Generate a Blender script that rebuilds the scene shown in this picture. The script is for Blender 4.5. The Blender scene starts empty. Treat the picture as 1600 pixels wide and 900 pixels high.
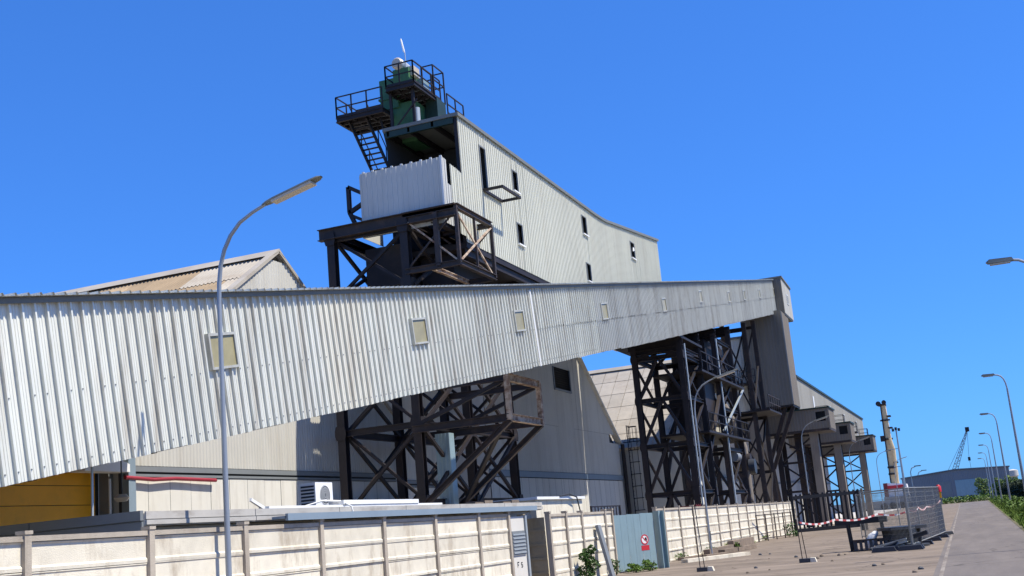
import bpy, math, random
from mathutils import Vector, Matrix
random.seed(7)
S = bpy.context.scene
COL = S.collection
R = math.radians

# ------------------------------------------------------------------ camera
F = 1800.0                                  # focal length in photo pixels (1600 x 900)
ROLL = R(5.15); PITCH = math.atan(382.8 / F)
c_up = Vector((-math.sin(ROLL) * math.cos(PITCH), math.cos(ROLL) * math.cos(PITCH), -math.sin(PITCH)))
c_y = Vector((725 / F, -319 / F, -1.0)); c_y -= c_up * c_y.dot(c_up); c_y.normalize()
c_x = c_y.cross(c_up)
CAM = Vector((0, 0, 1.65))
W2 = Matrix((c_x, c_y, c_up))               # camera -> world rotation
cam = bpy.data.cameras.new('camera'); cam.sensor_width = 36; cam.lens = 36 * F / 1600
cam.clip_start = 0.1; cam.clip_end = 3000
co = bpy.data.objects.new('camera', cam); COL.objects.link(co)
co.matrix_world = Matrix.Translation(CAM) @ W2.to_4x4()
S.camera = co
S.render.resolution_x = 1024; S.render.resolution_y = 576

# ------------------------------------------------------------------ sky, sun, exposure
SUN_EL = R(59); SUN_AZ = R(9)              # azimuth from +X towards +Y
w = bpy.data.worlds.new('World'); S.world = w; w.use_nodes = True
nt = w.node_tree; nt.nodes.clear()
sky = nt.nodes.new('ShaderNodeTexSky'); sky.sky_type = 'NISHITA'; sky.sun_disc = False
sky.sun_elevation = SUN_EL; sky.sun_rotation = R(90) - SUN_AZ
sky.air_density = 1.0; sky.dust_density = 0.2; sky.ozone_density = 3.0
gm = nt.nodes.new('ShaderNodeGamma'); gm.inputs['Gamma'].default_value = 0.7
hs = nt.nodes.new('ShaderNodeMix'); hs.data_type = 'RGBA'; hs.blend_type = 'MULTIPLY'; hs.inputs['Factor'].default_value = 1.0
hs.inputs['B'].default_value = (0.295, 0.80, 1.80, 1)
bg = nt.nodes.new('ShaderNodeBackground'); bg.inputs['Strength'].default_value = 0.122
wo = nt.nodes.new('ShaderNodeOutputWorld')
nt.links.new(sky.outputs[0], gm.inputs['Color']); nt.links.new(gm.outputs[0], hs.inputs['A']); nt.links.new(hs.outputs['Result'], bg.inputs['Color']); nt.links.new(bg.outputs[0], wo.inputs['Surface'])
sl = bpy.data.lights.new('sun', 'SUN'); sl.energy = 5.0; sl.angle = R(0.53); sl.color = (1.0, 0.93, 0.80)
so = bpy.data.objects.new('sun', sl); COL.objects.link(so)
sd = Vector((math.cos(SUN_EL) * math.cos(SUN_AZ), math.cos(SUN_EL) * math.sin(SUN_AZ), math.sin(SUN_EL)))
so.rotation_euler = sd.to_track_quat('Z', 'Y').to_euler(); so.location = (40, 0, 60)
S.view_settings.view_transform = 'Standard'; S.view_settings.look = 'None'
S.view_settings.exposure = 0.55; S.view_settings.gamma = 1.0

# photo pixel -> point on a plane the thing stands in
def ray(u, v): return W2 @ Vector(((u - 800) / F, -(v - 450) / F, -1.0))
def PX(u, v, X): d = ray(u, v); return CAM + d * ((X - CAM.x) / d.x)
def PY(u, v, Y): d = ray(u, v); return CAM + d * ((Y - CAM.y) / d.y)
def PZ(u, v, Z=0): d = ray(u, v); return CAM + d * ((Z - CAM.z) / d.z)

# ------------------------------------------------------------------ materials
MATS = {}
def mat(name, col, rough=0.7, metal=0.0, var=0.12, scale=1.2, stain=None, stain_amt=0.0, stain_scale=(1, 1, 1),
        rnd=0.0, bump=0.0, bump_scale=40.0, spec=0.4, lo=0.5, hi=0.72, crack=None, spots=None):
    m = bpy.data.materials.new(name); m.use_nodes = True; n = m.node_tree.nodes; l = m.node_tree.links
    b = n['Principled BSDF']; b.inputs['Roughness'].default_value = rough; b.inputs['Metallic'].default_value = metal
    b.inputs['Specular IOR Level'].default_value = spec
    g = n.new('ShaderNodeNewGeometry')
    nz = n.new('ShaderNodeTexNoise'); nz.inputs['Scale'].default_value = scale; nz.inputs['Detail'].default_value = 6; nz.inputs['Roughness'].default_value = 0.65
    l.new(g.outputs['Position'], nz.inputs['Vector'])
    mr = n.new('ShaderNodeMapRange'); mr.inputs['From Min'].default_value = 0.25; mr.inputs['From Max'].default_value = 0.75
    mr.inputs['To Min'].default_value = 1 - var; mr.inputs['To Max'].default_value = 1 + var
    l.new(nz.outputs['Fac'], mr.inputs['Value'])
    val = mr.outputs[0]
    if rnd:
        oi = n.new('ShaderNodeObjectInfo'); m2 = n.new('ShaderNodeMapRange')
        m2.inputs['To Min'].default_value = 1 - rnd; m2.inputs['To Max'].default_value = 1 + rnd
        l.new(oi.outputs['Random'], m2.inputs['Value'])
        mm = n.new('ShaderNodeMath'); mm.operation = 'MULTIPLY'; l.new(val, mm.inputs[0]); l.new(m2.outputs[0], mm.inputs[1]); val = mm.outputs[0]
    vm = n.new('ShaderNodeVectorMath'); vm.operation = 'SCALE'; vm.inputs[0].default_value = col[:3]
    l.new(val, vm.inputs['Scale']); out = vm.outputs[0]
    if stain:
        mp = n.new('ShaderNodeMapping'); mp.inputs['Scale'].default_value = stain_scale
        l.new(g.outputs['Position'], mp.inputs['Vector'])
        n2 = n.new('ShaderNodeTexNoise'); n2.inputs['Scale'].default_value = 1.0; n2.inputs['Detail'].default_value = 7; n2.inputs['Roughness'].default_value = 0.7
        l.new(mp.outputs[0], n2.inputs['Vector'])
        r2 = n.new('ShaderNodeMapRange'); r2.inputs['From Min'].default_value = lo; r2.inputs['From Max'].default_value = hi
        r2.inputs['To Max'].default_value = stain_amt; l.new(n2.outputs['Fac'], r2.inputs['Value'])
        mx = n.new('ShaderNodeMix'); mx.data_type = 'RGBA'; l.new(r2.outputs[0], mx.inputs['Factor'])
        l.new(out, mx.inputs['A']); mx.inputs['B'].default_value = (*stain, 1); out = mx.outputs['Result']
    if crack:
        cn = n.new('ShaderNodeTexNoise'); cn.inputs['Scale'].default_value = 0.8; l.new(g.outputs['Position'], cn.inputs['Vector'])
        ca = n.new('ShaderNodeVectorMath'); ca.operation = 'MULTIPLY_ADD'; ca.inputs[1].default_value = (1.6, 1.6, 0); l.new(cn.outputs['Color'], ca.inputs[0]); l.new(g.outputs['Position'], ca.inputs[2])
        vo = n.new('ShaderNodeTexVoronoi'); vo.feature = 'DISTANCE_TO_EDGE'; vo.inputs['Scale'].default_value = crack[0]; l.new(ca.outputs[0], vo.inputs['Vector'])
        r3 = n.new('ShaderNodeMapRange'); r3.inputs['From Min'].default_value = 0.0; r3.inputs['From Max'].default_value = crack[1]
        r3.inputs['To Min'].default_value = crack[2]; r3.inputs['To Max'].default_value = 0.0; l.new(vo.outputs['Distance'], r3.inputs['Value'])
        mc = n.new('ShaderNodeMix'); mc.data_type = 'RGBA'; l.new(r3.outputs[0], mc.inputs['Factor']); l.new(out, mc.inputs['A']); mc.inputs['B'].default_value = (col[0] * 0.35, col[1] * 0.33, col[2] * 0.3, 1); out = mc.outputs['Result']
    if spots:
        sn = n.new('ShaderNodeTexNoise'); sn.inputs['Scale'].default_value = spots[0]; sn.inputs['Detail'].default_value = 3; l.new(g.outputs['Position'], sn.inputs['Vector'])
        r4 = n.new('ShaderNodeMapRange'); r4.inputs['From Min'].default_value = spots[1]; r4.inputs['From Max'].default_value = spots[1] + 0.06; r4.inputs['To Max'].default_value = spots[2]; l.new(sn.outputs['Fac'], r4.inputs['Value'])
        ms = n.new('ShaderNodeMix'); ms.data_type = 'RGBA'; l.new(r4.outputs[0], ms.inputs['Factor']); l.new(out, ms.inputs['A']); ms.inputs['B'].default_value = (*spots[3], 1); out = ms.outputs['Result']
    l.new(out, b.inputs['Base Color'])
    if bump:
        n3 = n.new('ShaderNodeTexNoise'); n3.inputs['Scale'].default_value = bump_scale; n3.inputs['Detail'].default_value = 4
        l.new(g.outputs['Position'], n3.inputs['Vector'])
        bp = n.new('ShaderNodeBump'); bp.inputs['Strength'].default_value = bump; bp.inputs['Distance'].default_value = 0.02
        l.new(n3.outputs['Fac'], bp.inputs['Height']); l.new(bp.outputs[0], b.inputs['Normal'])
    MATS[name] = m
    return m
mat('white_clad', (0.67, 0.675, 0.60), 0.42, 0.1, 0.07, 0.6, (0.36, 0.31, 0.24), 0.65, (0.5, 2.6, 0.14), rnd=0.055, spec=0.5)
mat('stained_clad', (0.625, 0.615, 0.53), 0.5, 0.05, 0.08, 0.6, (0.34, 0.27, 0.19), 0.7, (0.5, 2.6, 0.12), rnd=0.05)
mat('grey_clad', (0.60, 0.605, 0.555), 0.5, 0.0, 0.05, 0.6, (0.33, 0.29, 0.23), 0.7, (0.5, 1.4, 0.12), rnd=0.05)
mat('cream_clad', (0.58, 0.575, 0.48), 0.45, 0.05, 0.04, 0.6, (0.40, 0.35, 0.26), 0.35, (0.5, 1.8, 0.12), rnd=0.025)
mat('dull_clad', (0.31, 0.295, 0.25), 0.6, 0.0, 0.08, 0.5, (0.2, 0.17, 0.13), 0.5, (0.6, 0.6, 0.12), rnd=0.05)
mat('shade_clad', (0.50, 0.50, 0.47), 0.5, 0.0, 0.05, 0.6, (0.30, 0.27, 0.22), 0.4, (1.5, 1.5, 0.12), rnd=0.03)
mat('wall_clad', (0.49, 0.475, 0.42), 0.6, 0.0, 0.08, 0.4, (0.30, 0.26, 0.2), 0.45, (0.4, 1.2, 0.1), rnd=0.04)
mat('wall_panel', (0.60, 0.58, 0.52), 0.75, 0.0, 0.06, 0.5, (0.33, 0.29, 0.23), 0.4, (0.6, 2.0, 0.25), rnd=0.05)
mat('asbestos', (0.37, 0.335, 0.28), 0.9, 0.0, 0.16, 0.8, (0.27, 0.22, 0.17), 0.6, (0.35, 0.9, 0.9), rnd=0.09, bump=0.3)
mat('brown_sheet', (0.29, 0.215, 0.135), 0.85, 0.0, 0.15, 0.8, (0.17, 0.125, 0.08), 0.6, (0.6, 1.6, 0.6), rnd=0.22)
mat('concrete', (0.66, 0.61, 0.49), 0.88, 0.0, 0.12, 2.2, (0.30, 0.235, 0.16), 0.8, (1.3, 1.8, 0.7), rnd=0.09, bump=0.35, bump_scale=60)
mat('concrete_post', (0.40, 0.35, 0.28), 0.9, 0.0, 0.14, 4.0, (0.2, 0.16, 0.12), 0.6, (2, 2, 0.6), rnd=0.06, bump=0.4, bump_scale=60)
mat('shade_stain_concrete', (0.26, 0.22, 0.15), 0.9, 0.0, 0.12, 1.6, (0.13, 0.09, 0.05), 0.8, (1.5, 1.5, 0.5), rnd=0.05, bump=0.3)  # stained concrete, base also darkened to stand in for the return wall's shade
mat('fascia', (0.43, 0.41, 0.37), 0.85, 0.0, 0.12, 2.0, (0.2, 0.17, 0.14), 0.7, (1.5, 1.0, 3.0), rnd=0.04)
mat('bitumen', (0.10, 0.095, 0.09), 0.9, 0.0, 0.2, 1.5)
mat('steel_dark', (0.016, 0.012, 0.013), 0.62, 0.0, 0.35, 1.4, (0.045, 0.026, 0.02), 0.5, (1.3, 1.3, 1.3), rnd=0.15)
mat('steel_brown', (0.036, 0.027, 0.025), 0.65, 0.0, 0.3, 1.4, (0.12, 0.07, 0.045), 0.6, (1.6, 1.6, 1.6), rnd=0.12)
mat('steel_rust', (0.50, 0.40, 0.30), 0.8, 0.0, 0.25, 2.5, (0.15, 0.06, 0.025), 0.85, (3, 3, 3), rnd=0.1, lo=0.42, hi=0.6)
mat('conc_leg', (0.22, 0.19, 0.155), 0.85, 0.0, 0.15, 0.7, (0.09, 0.065, 0.05), 0.7, (1, 1, 0.15), rnd=0.06)
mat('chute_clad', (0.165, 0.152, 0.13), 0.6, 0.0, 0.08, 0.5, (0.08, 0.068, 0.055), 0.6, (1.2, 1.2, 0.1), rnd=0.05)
mat('box_clad', (0.19, 0.165, 0.135), 0.7, 0.0, 0.10, 0.5, (0.14, 0.115, 0.09), 0.6, (1.0, 1.0, 0.12), rnd=0.05)
mat('silo', (0.50, 0.48, 0.44), 0.8, 0.0, 0.08, 0.4, (0.32, 0.28, 0.22), 0.5, (0.8, 0.8, 0.1), rnd=0.04)
mat('green_paint', (0.055, 0.15, 0.065), 0.5, 0.0, 0.18, 1.5, (0.03, 0.05, 0.03), 0.5, (2, 2, 0.7))
mat('dark_green', (0.02, 0.04, 0.03), 0.5, 0.0, 0.2, 1.5)
mat('galv', (0.42, 0.46, 0.47), 0.45, 0.35, 0.1, 3.0, (0.28, 0.3, 0.3), 0.4, (4, 4, 0.6))
mat('blue_galv', (0.27, 0.37, 0.41), 0.45, 0.2, 0.08, 2.0, (0.18, 0.25, 0.28), 0.5, (4, 4, 0.4))
mat('gate_paint', (0.25, 0.35, 0.37), 0.42, 0.1, 0.06, 1.5, (0.17, 0.22, 0.22), 0.5, (1, 5, 0.4))
mat('lamp_pole', (0.30, 0.33, 0.36), 0.45, 0.4, 0.08, 3.0)
mat('lamp_head', (0.16, 0.17, 0.15), 0.5, 0.1, 0.08, 3.0)
mat('lens', (0.50, 0.44, 0.35), 0.3, 0.0, 0.08, 6.0)
mat('trim_grey', (0.20, 0.215, 0.22), 0.55, 0.1, 0.08, 1.5)
mat('trim_blue', (0.22, 0.28, 0.33), 0.5, 0.1, 0.08, 1.5)
mat('roof_edge', (0.16, 0.165, 0.15), 0.55, 0.0, 0.12, 1.5)
mat('fibre_pane', (0.31, 0.275, 0.145), 0.35, 0.0, 0.18, 2.5, (0.24, 0.2, 0.1), 0.4, (3, 3, 2))
mat('pane_dark', (0.012, 0.013, 0.016), 0.12, 0.0, 0.1, 1.0)
mat('window_metal', (0.40, 0.41, 0.38), 0.5, 0.0, 0.15, 5.0, (0.22, 0.18, 0.13), 0.6, (3, 4, 1))
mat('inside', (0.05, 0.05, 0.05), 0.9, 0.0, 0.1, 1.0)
mat('frame_white', (0.66, 0.66, 0.63), 0.5, 0.0, 0.04, 3.0)
mat('white_paint', (0.76, 0.76, 0.74), 0.5, 0.0, 0.05, 2.0, (0.5, 0.46, 0.4), 0.3, (2, 2, 2))
mat('yellow_door', (0.86, 0.40, 0.012), 0.5, 0.0, 0.08, 1.2, (0.5, 0.25, 0.02), 0.4, (1, 1, 1))
mat('red_pipe', (0.27, 0.025, 0.04), 0.5, 0.0, 0.1, 3.0)
mat('red_paint', (0.50, 0.025, 0.035), 0.5, 0.0, 0.08, 3.0)
mat('dull_red', (0.16, 0.03, 0.03), 0.8, 0.0, 0.2, 3.0)
mat('black', (0.012, 0.012, 0.014), 0.6, 0.0, 0.1, 3.0)
mat('plastic_dark', (0.035, 0.04, 0.05), 0.5, 0.0, 0.15, 3.0)
mat('wood', (0.20, 0.155, 0.115), 0.85, 0.0, 0.25, 2.0, (0.09, 0.07, 0.055), 0.6, (2, 6, 6), rnd=0.15)
mat('crane_yellow', (0.66, 0.50, 0.28), 0.6, 0.0, 0.12, 0.7, (0.4, 0.22, 0.1), 0.5, (0.8, 0.8, 0.3))
mat('fence_wire', (0.24, 0.245, 0.235), 0.6, 0.3, 0.15, 3.0)
mat('tape_red', (0.42, 0.07, 0.07), 0.6)
mat('cable', (0.03, 0.03, 0.03), 0.6)
mat('leaf', (0.095, 0.165, 0.025), 0.6, 0.0, 0.45, 3.5, rnd=0.1, spec=0.25)
mat('leaf_pale', (0.13, 0.19, 0.05), 0.6, 0.0, 0.35, 1.5, rnd=0.1, spec=0.25)
mat('leaf_dark', (0.05, 0.11, 0.02), 0.6, 0.0, 0.45, 2.0, rnd=0.1, spec=0.25)
mat('ivy', (0.02, 0.035, 0.016), 0.7, 0.0, 0.5, 2.0, spec=0.2)
mat('grass', (0.095, 0.155, 0.022), 0.7, 0.0, 0.5, 0.6, (0.20, 0.18, 0.06), 0.5, (0.5, 0.5, 0.5), spec=0.2)
mat('bark', (0.11, 0.085, 0.06), 0.9, 0.0, 0.2, 6.0)
mat('soil', (0.13, 0.115, 0.06), 0.95, 0.0, 0.3, 1.0, (0.06, 0.09, 0.02), 0.7, (0.7, 0.7, 0.7))
mat('far_wall', (0.20, 0.21, 0.23), 0.7, 0.0, 0.06, 0.3, rnd=0.03)
mat('far_roof', (0.15, 0.16, 0.18), 0.7, 0.0, 0.06, 0.3)
mat('tape_white', (0.75, 0.72, 0.70), 0.5)
mat('yard_concrete', (0.155, 0.122, 0.09), 0.92, 0.0, 0.32, 0.55, (0.25, 0.20, 0.155), 0.8, (0.22, 0.75, 1), lo=0.45, hi=0.65, crack=(0.22, 0.012, 0.7), spots=(0.9, 0.66, 0.75, (0.06, 0.048, 0.038)), bump=0.4, bump_scale=12)
mat('asphalt', (0.125, 0.108, 0.096), 0.92, 0.0, 0.10, 0.5, (0.18, 0.155, 0.135), 0.75, (0.8, 0.09, 1), lo=0.42, hi=0.66, crack=(0.16, 0.008, 0.75), spots=(0.5, 0.66, 0.5, (0.075, 0.064, 0.056)), bump=0.4, bump_scale=14)
mat('bounce_ground', (0.48, 0.44, 0.375), 0.95, 0.0, 0.12, 0.3, (0.36, 0.31, 0.25), 0.5, (0.3, 0.3, 1))  # pale base picked to bounce light into the shaded walls
mat('paint_line', (0.25, 0.22, 0.185), 0.9, 0.0, 0.3, 1.5, (0.13, 0.105, 0.085), 0.95, (3, 0.5, 1), lo=0.4, hi=0.62)
mat('base_ground', (0.20, 0.175, 0.13), 0.95, 0.0, 0.25, 0.1, (0.08, 0.11, 0.03), 0.5, (0.05, 0.05, 1))

# ------------------------------------------------------------------ mesh helpers
class MB:
    def __init__(s): s.v = []; s.f = []
    def raw(s, v, f):
        o = len(s.v); s.v += [Vector(p) for p in v]; s.f += [[i + o for i in q] for q in f]; return s
    def box(s, x0, x1, y0, y1, z0, z1):
        return s.raw([(x, y, z) for x in (x0, x1) for y in (y0, y1) for z in (z0, z1)],
                     [(0, 1, 3, 2), (4, 6, 7, 5), (0, 4, 5, 1), (2, 3, 7, 6), (0, 2, 6, 4), (1, 5, 7, 3)])
    def beam(s, p0, p1, w, h=None, up=(0, 0, 1)):
        h = h or w; p0 = Vector(p0); p1 = Vector(p1); d = (p1 - p0).normalized(); up = Vector(up)
        if abs(d.dot(up)) > 0.98: up = Vector((0, 1, 0))
        a = d.cross(up).normalized() * (w / 2); b = a.cross(d).normalized() * (h / 2)
        vs = [p + a * i + b * j for p in (p0, p1) for i, j in ((-1, -1), (1, -1), (1, 1), (-1, 1))]
        return s.raw(vs, [(0, 1, 2, 3), (7, 6, 5, 4), (0, 4, 5, 1), (1, 5, 6, 2), (2, 6, 7, 3), (3, 7, 4, 0)])
    def hbeam(s, p0, p1, w, h=None, up=(0, 0, 1), t=0.03):
        h = h or w; p0 = Vector(p0); p1 = Vector(p1); d = (p1 - p0).normalized(); u = Vector(up)
        if abs(d.dot(u)) > 0.98: u = Vector((0, 1, 0))
        a = d.cross(u).normalized(); b = a.cross(d).normalized() * (h / 2 - t / 2)
        s.beam(p0 + b, p1 + b, w, t, up); s.beam(p0 - b, p1 - b, w, t, up); s.beam(p0, p1, t, h - 2 * t, up); return s
    def tube(s, pts, r, n=8, caps=True):
        pts = [Vector(p) for p in pts]; rs = r if isinstance(r, (list, tuple)) else [r] * len(pts)
        o = len(s.v); prev = None
        for i, p in enumerate(pts):
            d = (pts[min(i + 1, len(pts) - 1)] - pts[max(i - 1, 0)]).normalized()
            if prev is None:
                a = d.cross(Vector((0, 0, 1)) if abs(d.z) < 0.9 else Vector((0, 1, 0))).normalized()
            else:
                a = (prev - d * prev.dot(d)).normalized()
            prev = a; b = d.cross(a)
            for k in range(n):
                t = 2 * math.pi * k / n; s.v.append(p + (a * math.cos(t) + b * math.sin(t)) * rs[i])
        for i in range(len(pts) - 1):
            for k in range(n):
                k2 = (k + 1) % n; s.f.append([o + i * n + k, o + i * n + k2, o + (i + 1) * n + k2, o + (i + 1) * n + k])
        if caps:
            s.f.append([o + k for k in range(n)][::-1]); s.f.append([o + (len(pts) - 1) * n + k for k in range(n)])
        return s
    def prism(s, poly, ext):
        n = len(poly); ext = Vector(ext); o = len(s.v)
        s.v += [Vector(p) for p in poly] + [Vector(p) + ext for p in poly]
        s.f.append([o + i for i in range(n)]); s.f.append([o + n + i for i in range(n)][::-1])
        for i in range(n): j = (i + 1) % n; s.f.append([o + i, o + n + i, o + n + j, o + j])
        return s
    def mesh(s, name, mt, smooth=False):
        me = bpy.data.meshes.new(name); me.from_pydata([tuple(p) for p in s.v], [], s.f)
        me.materials.append(MATS[mt])
        if smooth:
            for p in me.polygons: p.use_smooth = True
            try: me.set_sharp_from_angle(angle=R(40))
            except Exception: pass
        me.update(); return me
WM = {}
def link(name, data, parent=None, M=None):
    o = bpy.data.objects.new(name, data); COL.objects.link(o)
    M = M or Matrix(); WM[o] = M
    if parent is not None:
        o.parent = parent; o.matrix_local = WM[parent].inverted() @ M
    else: o.matrix_local = M
    return o
def tag(o, label=None, cat=None, group=None, kind=None):
    if label: o['label'] = label
    if cat: o['category'] = cat
    if group: o['group'] = group
    if kind: o['kind'] = kind
    return o
def thing(name, loc, label, cat, group=None, rot=None):
    M = Matrix.Translation(Vector(loc))
    if rot is not None: M = M @ rot
    return tag(link(name, None, None, M), label, cat, group)
def part(name, mb, mt, parent, smooth=False):
    """mesh built in world coordinates, linked under its parent"""
    inv = WM[parent].inverted() if parent is not None else Matrix()
    mb.v = [inv @ p for p in mb.v]
    me = mb.mesh(name, mt, smooth)
    o = link(name, me, parent, WM[parent] if parent is not None else Matrix())
    return o
def lpart(name, mb, mt, parent, smooth=False):
    """mesh built in the parent's own coordinates"""
    return link(name, mb.mesh(name, mt, smooth), parent, WM[parent])
def single(name, mb, mt, base, label, cat, group=None, smooth=False, kind=None):
    M = Matrix.Translation(Vector(base)); mb.v = [p - Vector(base) for p in mb.v]
    return tag(link(name, mb.mesh(name, mt, smooth), None, M), label, cat, group, kind)
def structure(name, mb, mt):
    return tag(link(name, mb.mesh(name, mt)), kind='structure')
def copy_tree(o, M, parent=None, off=None):
    """copy a thing with its parts; WM kept right"""
    c = o.copy(); COL.objects.link(c); WM[c] = M
    if parent is not None: c.parent = parent
    else: c.matrix_local = M
    for ch in [x for x in WM if x.parent == o]:
        copy_tree(ch, M @ (WM[o].inverted() @ WM[ch]), c)
    return c

# corrugated sheet: u runs along the sheet, v up, n outward
PROFILES = {
    'trap': [(0.0, 0.0), (0.15, 0.0), (0.15, 1.0), (0.28, 1.0), (0.37, 0.0), (0.58, 0.0), (0.60, 0.14), (0.64, 0.14), (0.66, 0.0), (0.80, 0.0), (0.82, 0.14), (0.86, 0.14), (0.88, 0.0)],
    'sine': [(0.0, 0.0), (0.18, 0.12), (0.35, 0.75), (0.5, 1.0), (0.65, 0.75), (0.82, 0.12)],
    'box': [(0.0, 0.0), (0.45, 0.0), (0.55, 1.0), (0.92, 1.0)],
    'flat': [(0.0, 1.0), (0.97, 1.0), (0.975, 0.0)],
}
SHEETS = {}
def sheet_mesh(wd, v0, v1a, v1b, pitch, depth, prof, mt, v0b=None):
    v0b = v0 if v0b is None else v0b
    key = tuple(round(x, 3) for x in (wd, v1a - v0, v1b - v0, v0b - v0, pitch, depth)) + (prof, mt)
    if key in SHEETS: return SHEETS[key]
    us = []; k = 0
    while k * pitch < wd - 1e-4:
        for a, d in PROFILES[prof]:
            u = (k + a) * pitch
            if u < wd - 1e-4: us.append((u, d * depth))
        k += 1
    us.append((wd, us[0][1]))
    mb = MB(); vs = []; fs = []
    for u, d in us:
        t = u / wd
        vs += [(u, (v0b - v0) * t, d), (u, (v1a - v0) * (1 - t) + (v1b - v0) * t, d)]
    for i in range(len(us) - 1): fs.append((2 * i, 2 * i + 2, 2 * i + 3, 2 * i + 1))
    mb.raw(vs, fs); me = mb.mesh('cladding_sheet', mt); SHEETS[key] = me
    return me
def frame(o, u, v):
    u = Vector(u).normalized(); v = Vector(v).normalized(); n = u.cross(v)
    M = Matrix((u, v, n)).transposed().to_4x4(); M.translation = Vector(o); return M
def sheets(parent, o, u, v, spans, pitch, depth, prof, mt, name='cladding_sheet', jitter=0.004):
    """spans: (u0, u1, v0, v1 at u0, v1 at u1); one object each"""
    out = []
    for sp in spans:
        u0, u1, v0, va, vb = sp[:5]; v0b = sp[5] if len(sp) > 5 else v0
        me = sheet_mesh(u1 - u0, v0, va, vb, pitch, depth, prof, mt, v0b)
        M = frame(o, u, v) @ Matrix.Translation((u0, v0, random.uniform(0, jitter)))
        out.append(link(name, me, parent, M))
    return out
def even(u0, u1, step):
    n = max(1, round((u1 - u0) / step)); return [u0 + (u1 - u0) * i / n for i in range(n + 1)]

# ================================================================== GROUND
structure('ground', MB().raw([(-900, -200, -0.03), (900, -200, -0.03), (900, 1800, -0.03), (-900, 1800, -0.03)], [(0, 1, 2, 3)]), 'base_ground')
structure('yard', MB().raw([(-70, -30, 0), (0.8, -30, 0), (-3.2, 260, 0), (-70, 260, 0)], [(0, 1, 2, 3)]), 'yard_concrete')
structure('works_yard', MB().raw([(-70, -30, 0.006), (-12.25, -30, 0.006), (-12.25, 260, 0.006), (-70, 260, 0.006)], [(0, 1, 2, 3)]), 'bounce_ground')  # pale sheet added behind the fence as a light bouncer
structure('road', MB().raw([(-0.6, -30, 0.004), (1.5, -30, 0.004), (2.0, 230, 0.004), (-3.0, 230, 0.004)], [(0, 1, 2, 3)]), 'asphalt')
structure('road_edge_line', MB().raw([(-0.68, -5, 0.009), (-0.60, -5, 0.009), (-2.62, 200, 0.009), (-2.74, 200, 0.009)], [(0, 1, 2, 3)]), 'paint_line')
structure('verge', MB().raw([(1.4, -30, 0.012), (9, -30, 0.012), (9, 420, 0.03), (1.9, 420, 0.03)], [(0, 1, 2, 3)]), 'soil')
structure('far_verge', MB().raw([(-30, 228, 0.02), (1.95, 228, 0.02), (1.95, 330, 0.02), (-30, 330, 0.02)], [(0, 1, 2, 3)]), 'soil')

# ================================================================== CONCRETE FENCE
ROW = 0.41
def fence_panel_mesh(L, t=0.05):
    prof = [(0.0, 0.0), (0.035, 0.005), (0.038, 0.055), (0.012, 0.085), (0.012, ROW - 0.035), (0.026, ROW - 0.02), (0.026, ROW - 0.006), (0.0, ROW)]
    mb = MB(); n = len(prof)
    mb.v = [Vector((x, y, z)) for y in (0, L) for x, z in prof + [(-t, ROW), (-t, 0)]]
    m = n + 2
    mb.f = [[i, i + m, (i + 1) % m + m, (i + 1) % m] for i in range(m)] + [list(range(m))[::1], [i + m for i in range(m)][::-1]]
    return mb.mesh('panel', 'concrete')
def fence(name, X, ys, label, rows=5, skip=(), top=0.0, mt='concrete'):
    t = thing(name, (X, ys[0], 0), label, 'wall')
    cache = {}
    for y in ys:
        mb = MB().box(-0.07, 0.075, -0.062, 0.062, -0.05, rows * ROW + 0.10 + top)
        mb.box(-0.085, 0.088, -0.075, 0.075, rows * ROW + 0.10 + top, rows * ROW + 0.15 + top)
        if 'post' not in cache: cache['post'] = mb.mesh('post', 'concrete_post')
        link('post', cache['post'], t, Matrix.Translation((X, y, random.uniform(-0.012, 0.012))) @ Matrix.Rotation(random.uniform(-0.006, 0.006), 4, 'X'))
    for i in range(len(ys) - 1):
        if i in skip: continue
        L = round(ys[i + 1] - ys[i], 2)
        if L not in cache: cache[L] = fence_panel_mesh(L - 0.13)
        for r in range(rows):
            link('panel', cache[L], t, Matrix.Translation((X + random.uniform(-0.008, 0.008), ys[i] + 0.065, r * ROW + top + random.uniform(-0.004, 0.004))) @ Matrix.Rotation(random.uniform(-0.0025, 0.0025), 4, 'X'))
        k = ('cope', L)
        if k not in cache: cache[k] = MB().box(-0.06, 0.05, 0, L - 0.13, 0, 0.075).mesh('coping', 'concrete_post')
        link('coping', cache[k], t, Matrix.Translation((X, ys[i] + 0.065, rows * ROW + 0.002 + top)))
    return t
XL = -12.2; XR = -11.85
lys = [-3.0, -0.4, 2.2, 4.8, 7.4, 9.99, 12.58, 15.16, 17.74, 20.32, 22.96, 25.60, 28.22, 30.36]
fence('precast_wall', XL, lys, 'precast concrete panel wall standing below the tall inclined conveyor gallery', top=0.08)
fence('precast_wall', XR, [32.70, 34.22, 35.77, 38.30, 39.12], 'short precast concrete wall between the dark recess and the blue steel gate')
rys = [45.05, 46.35] + [46.35 + 2.62 * i for i in range(1, 15)]
fence('precast_wall', XR, rys, 'long precast concrete wall running from the blue gate past the steel trestle')
# return wall facing the camera, in the recess
t = thing('return_wall', (XR, 32.62, 0), 'stained wall return with shade darkened into its colour beside the white cabinet door', 'wall')
for r in range(5):
    part('panel', MB().raw([(XL - 0.35, 32.60, r * ROW), (XR - 0.08, 32.60, r * ROW), (XR - 0.08, 32.60, r * ROW + ROW), (XL - 0.35, 32.60, r * ROW + ROW)], [(0, 1, 2, 3)]).box(XL - 0.35, XR - 0.08, 32.575, 32.6, r * ROW + 0.005, r * ROW + 0.07), 'shade_stain_concrete', t)
part('post', MB().box(XL - 0.55, XL - 0.35, 32.5, 32.7, 0, 2.2), 'shade_stain_concrete', t)
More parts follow.
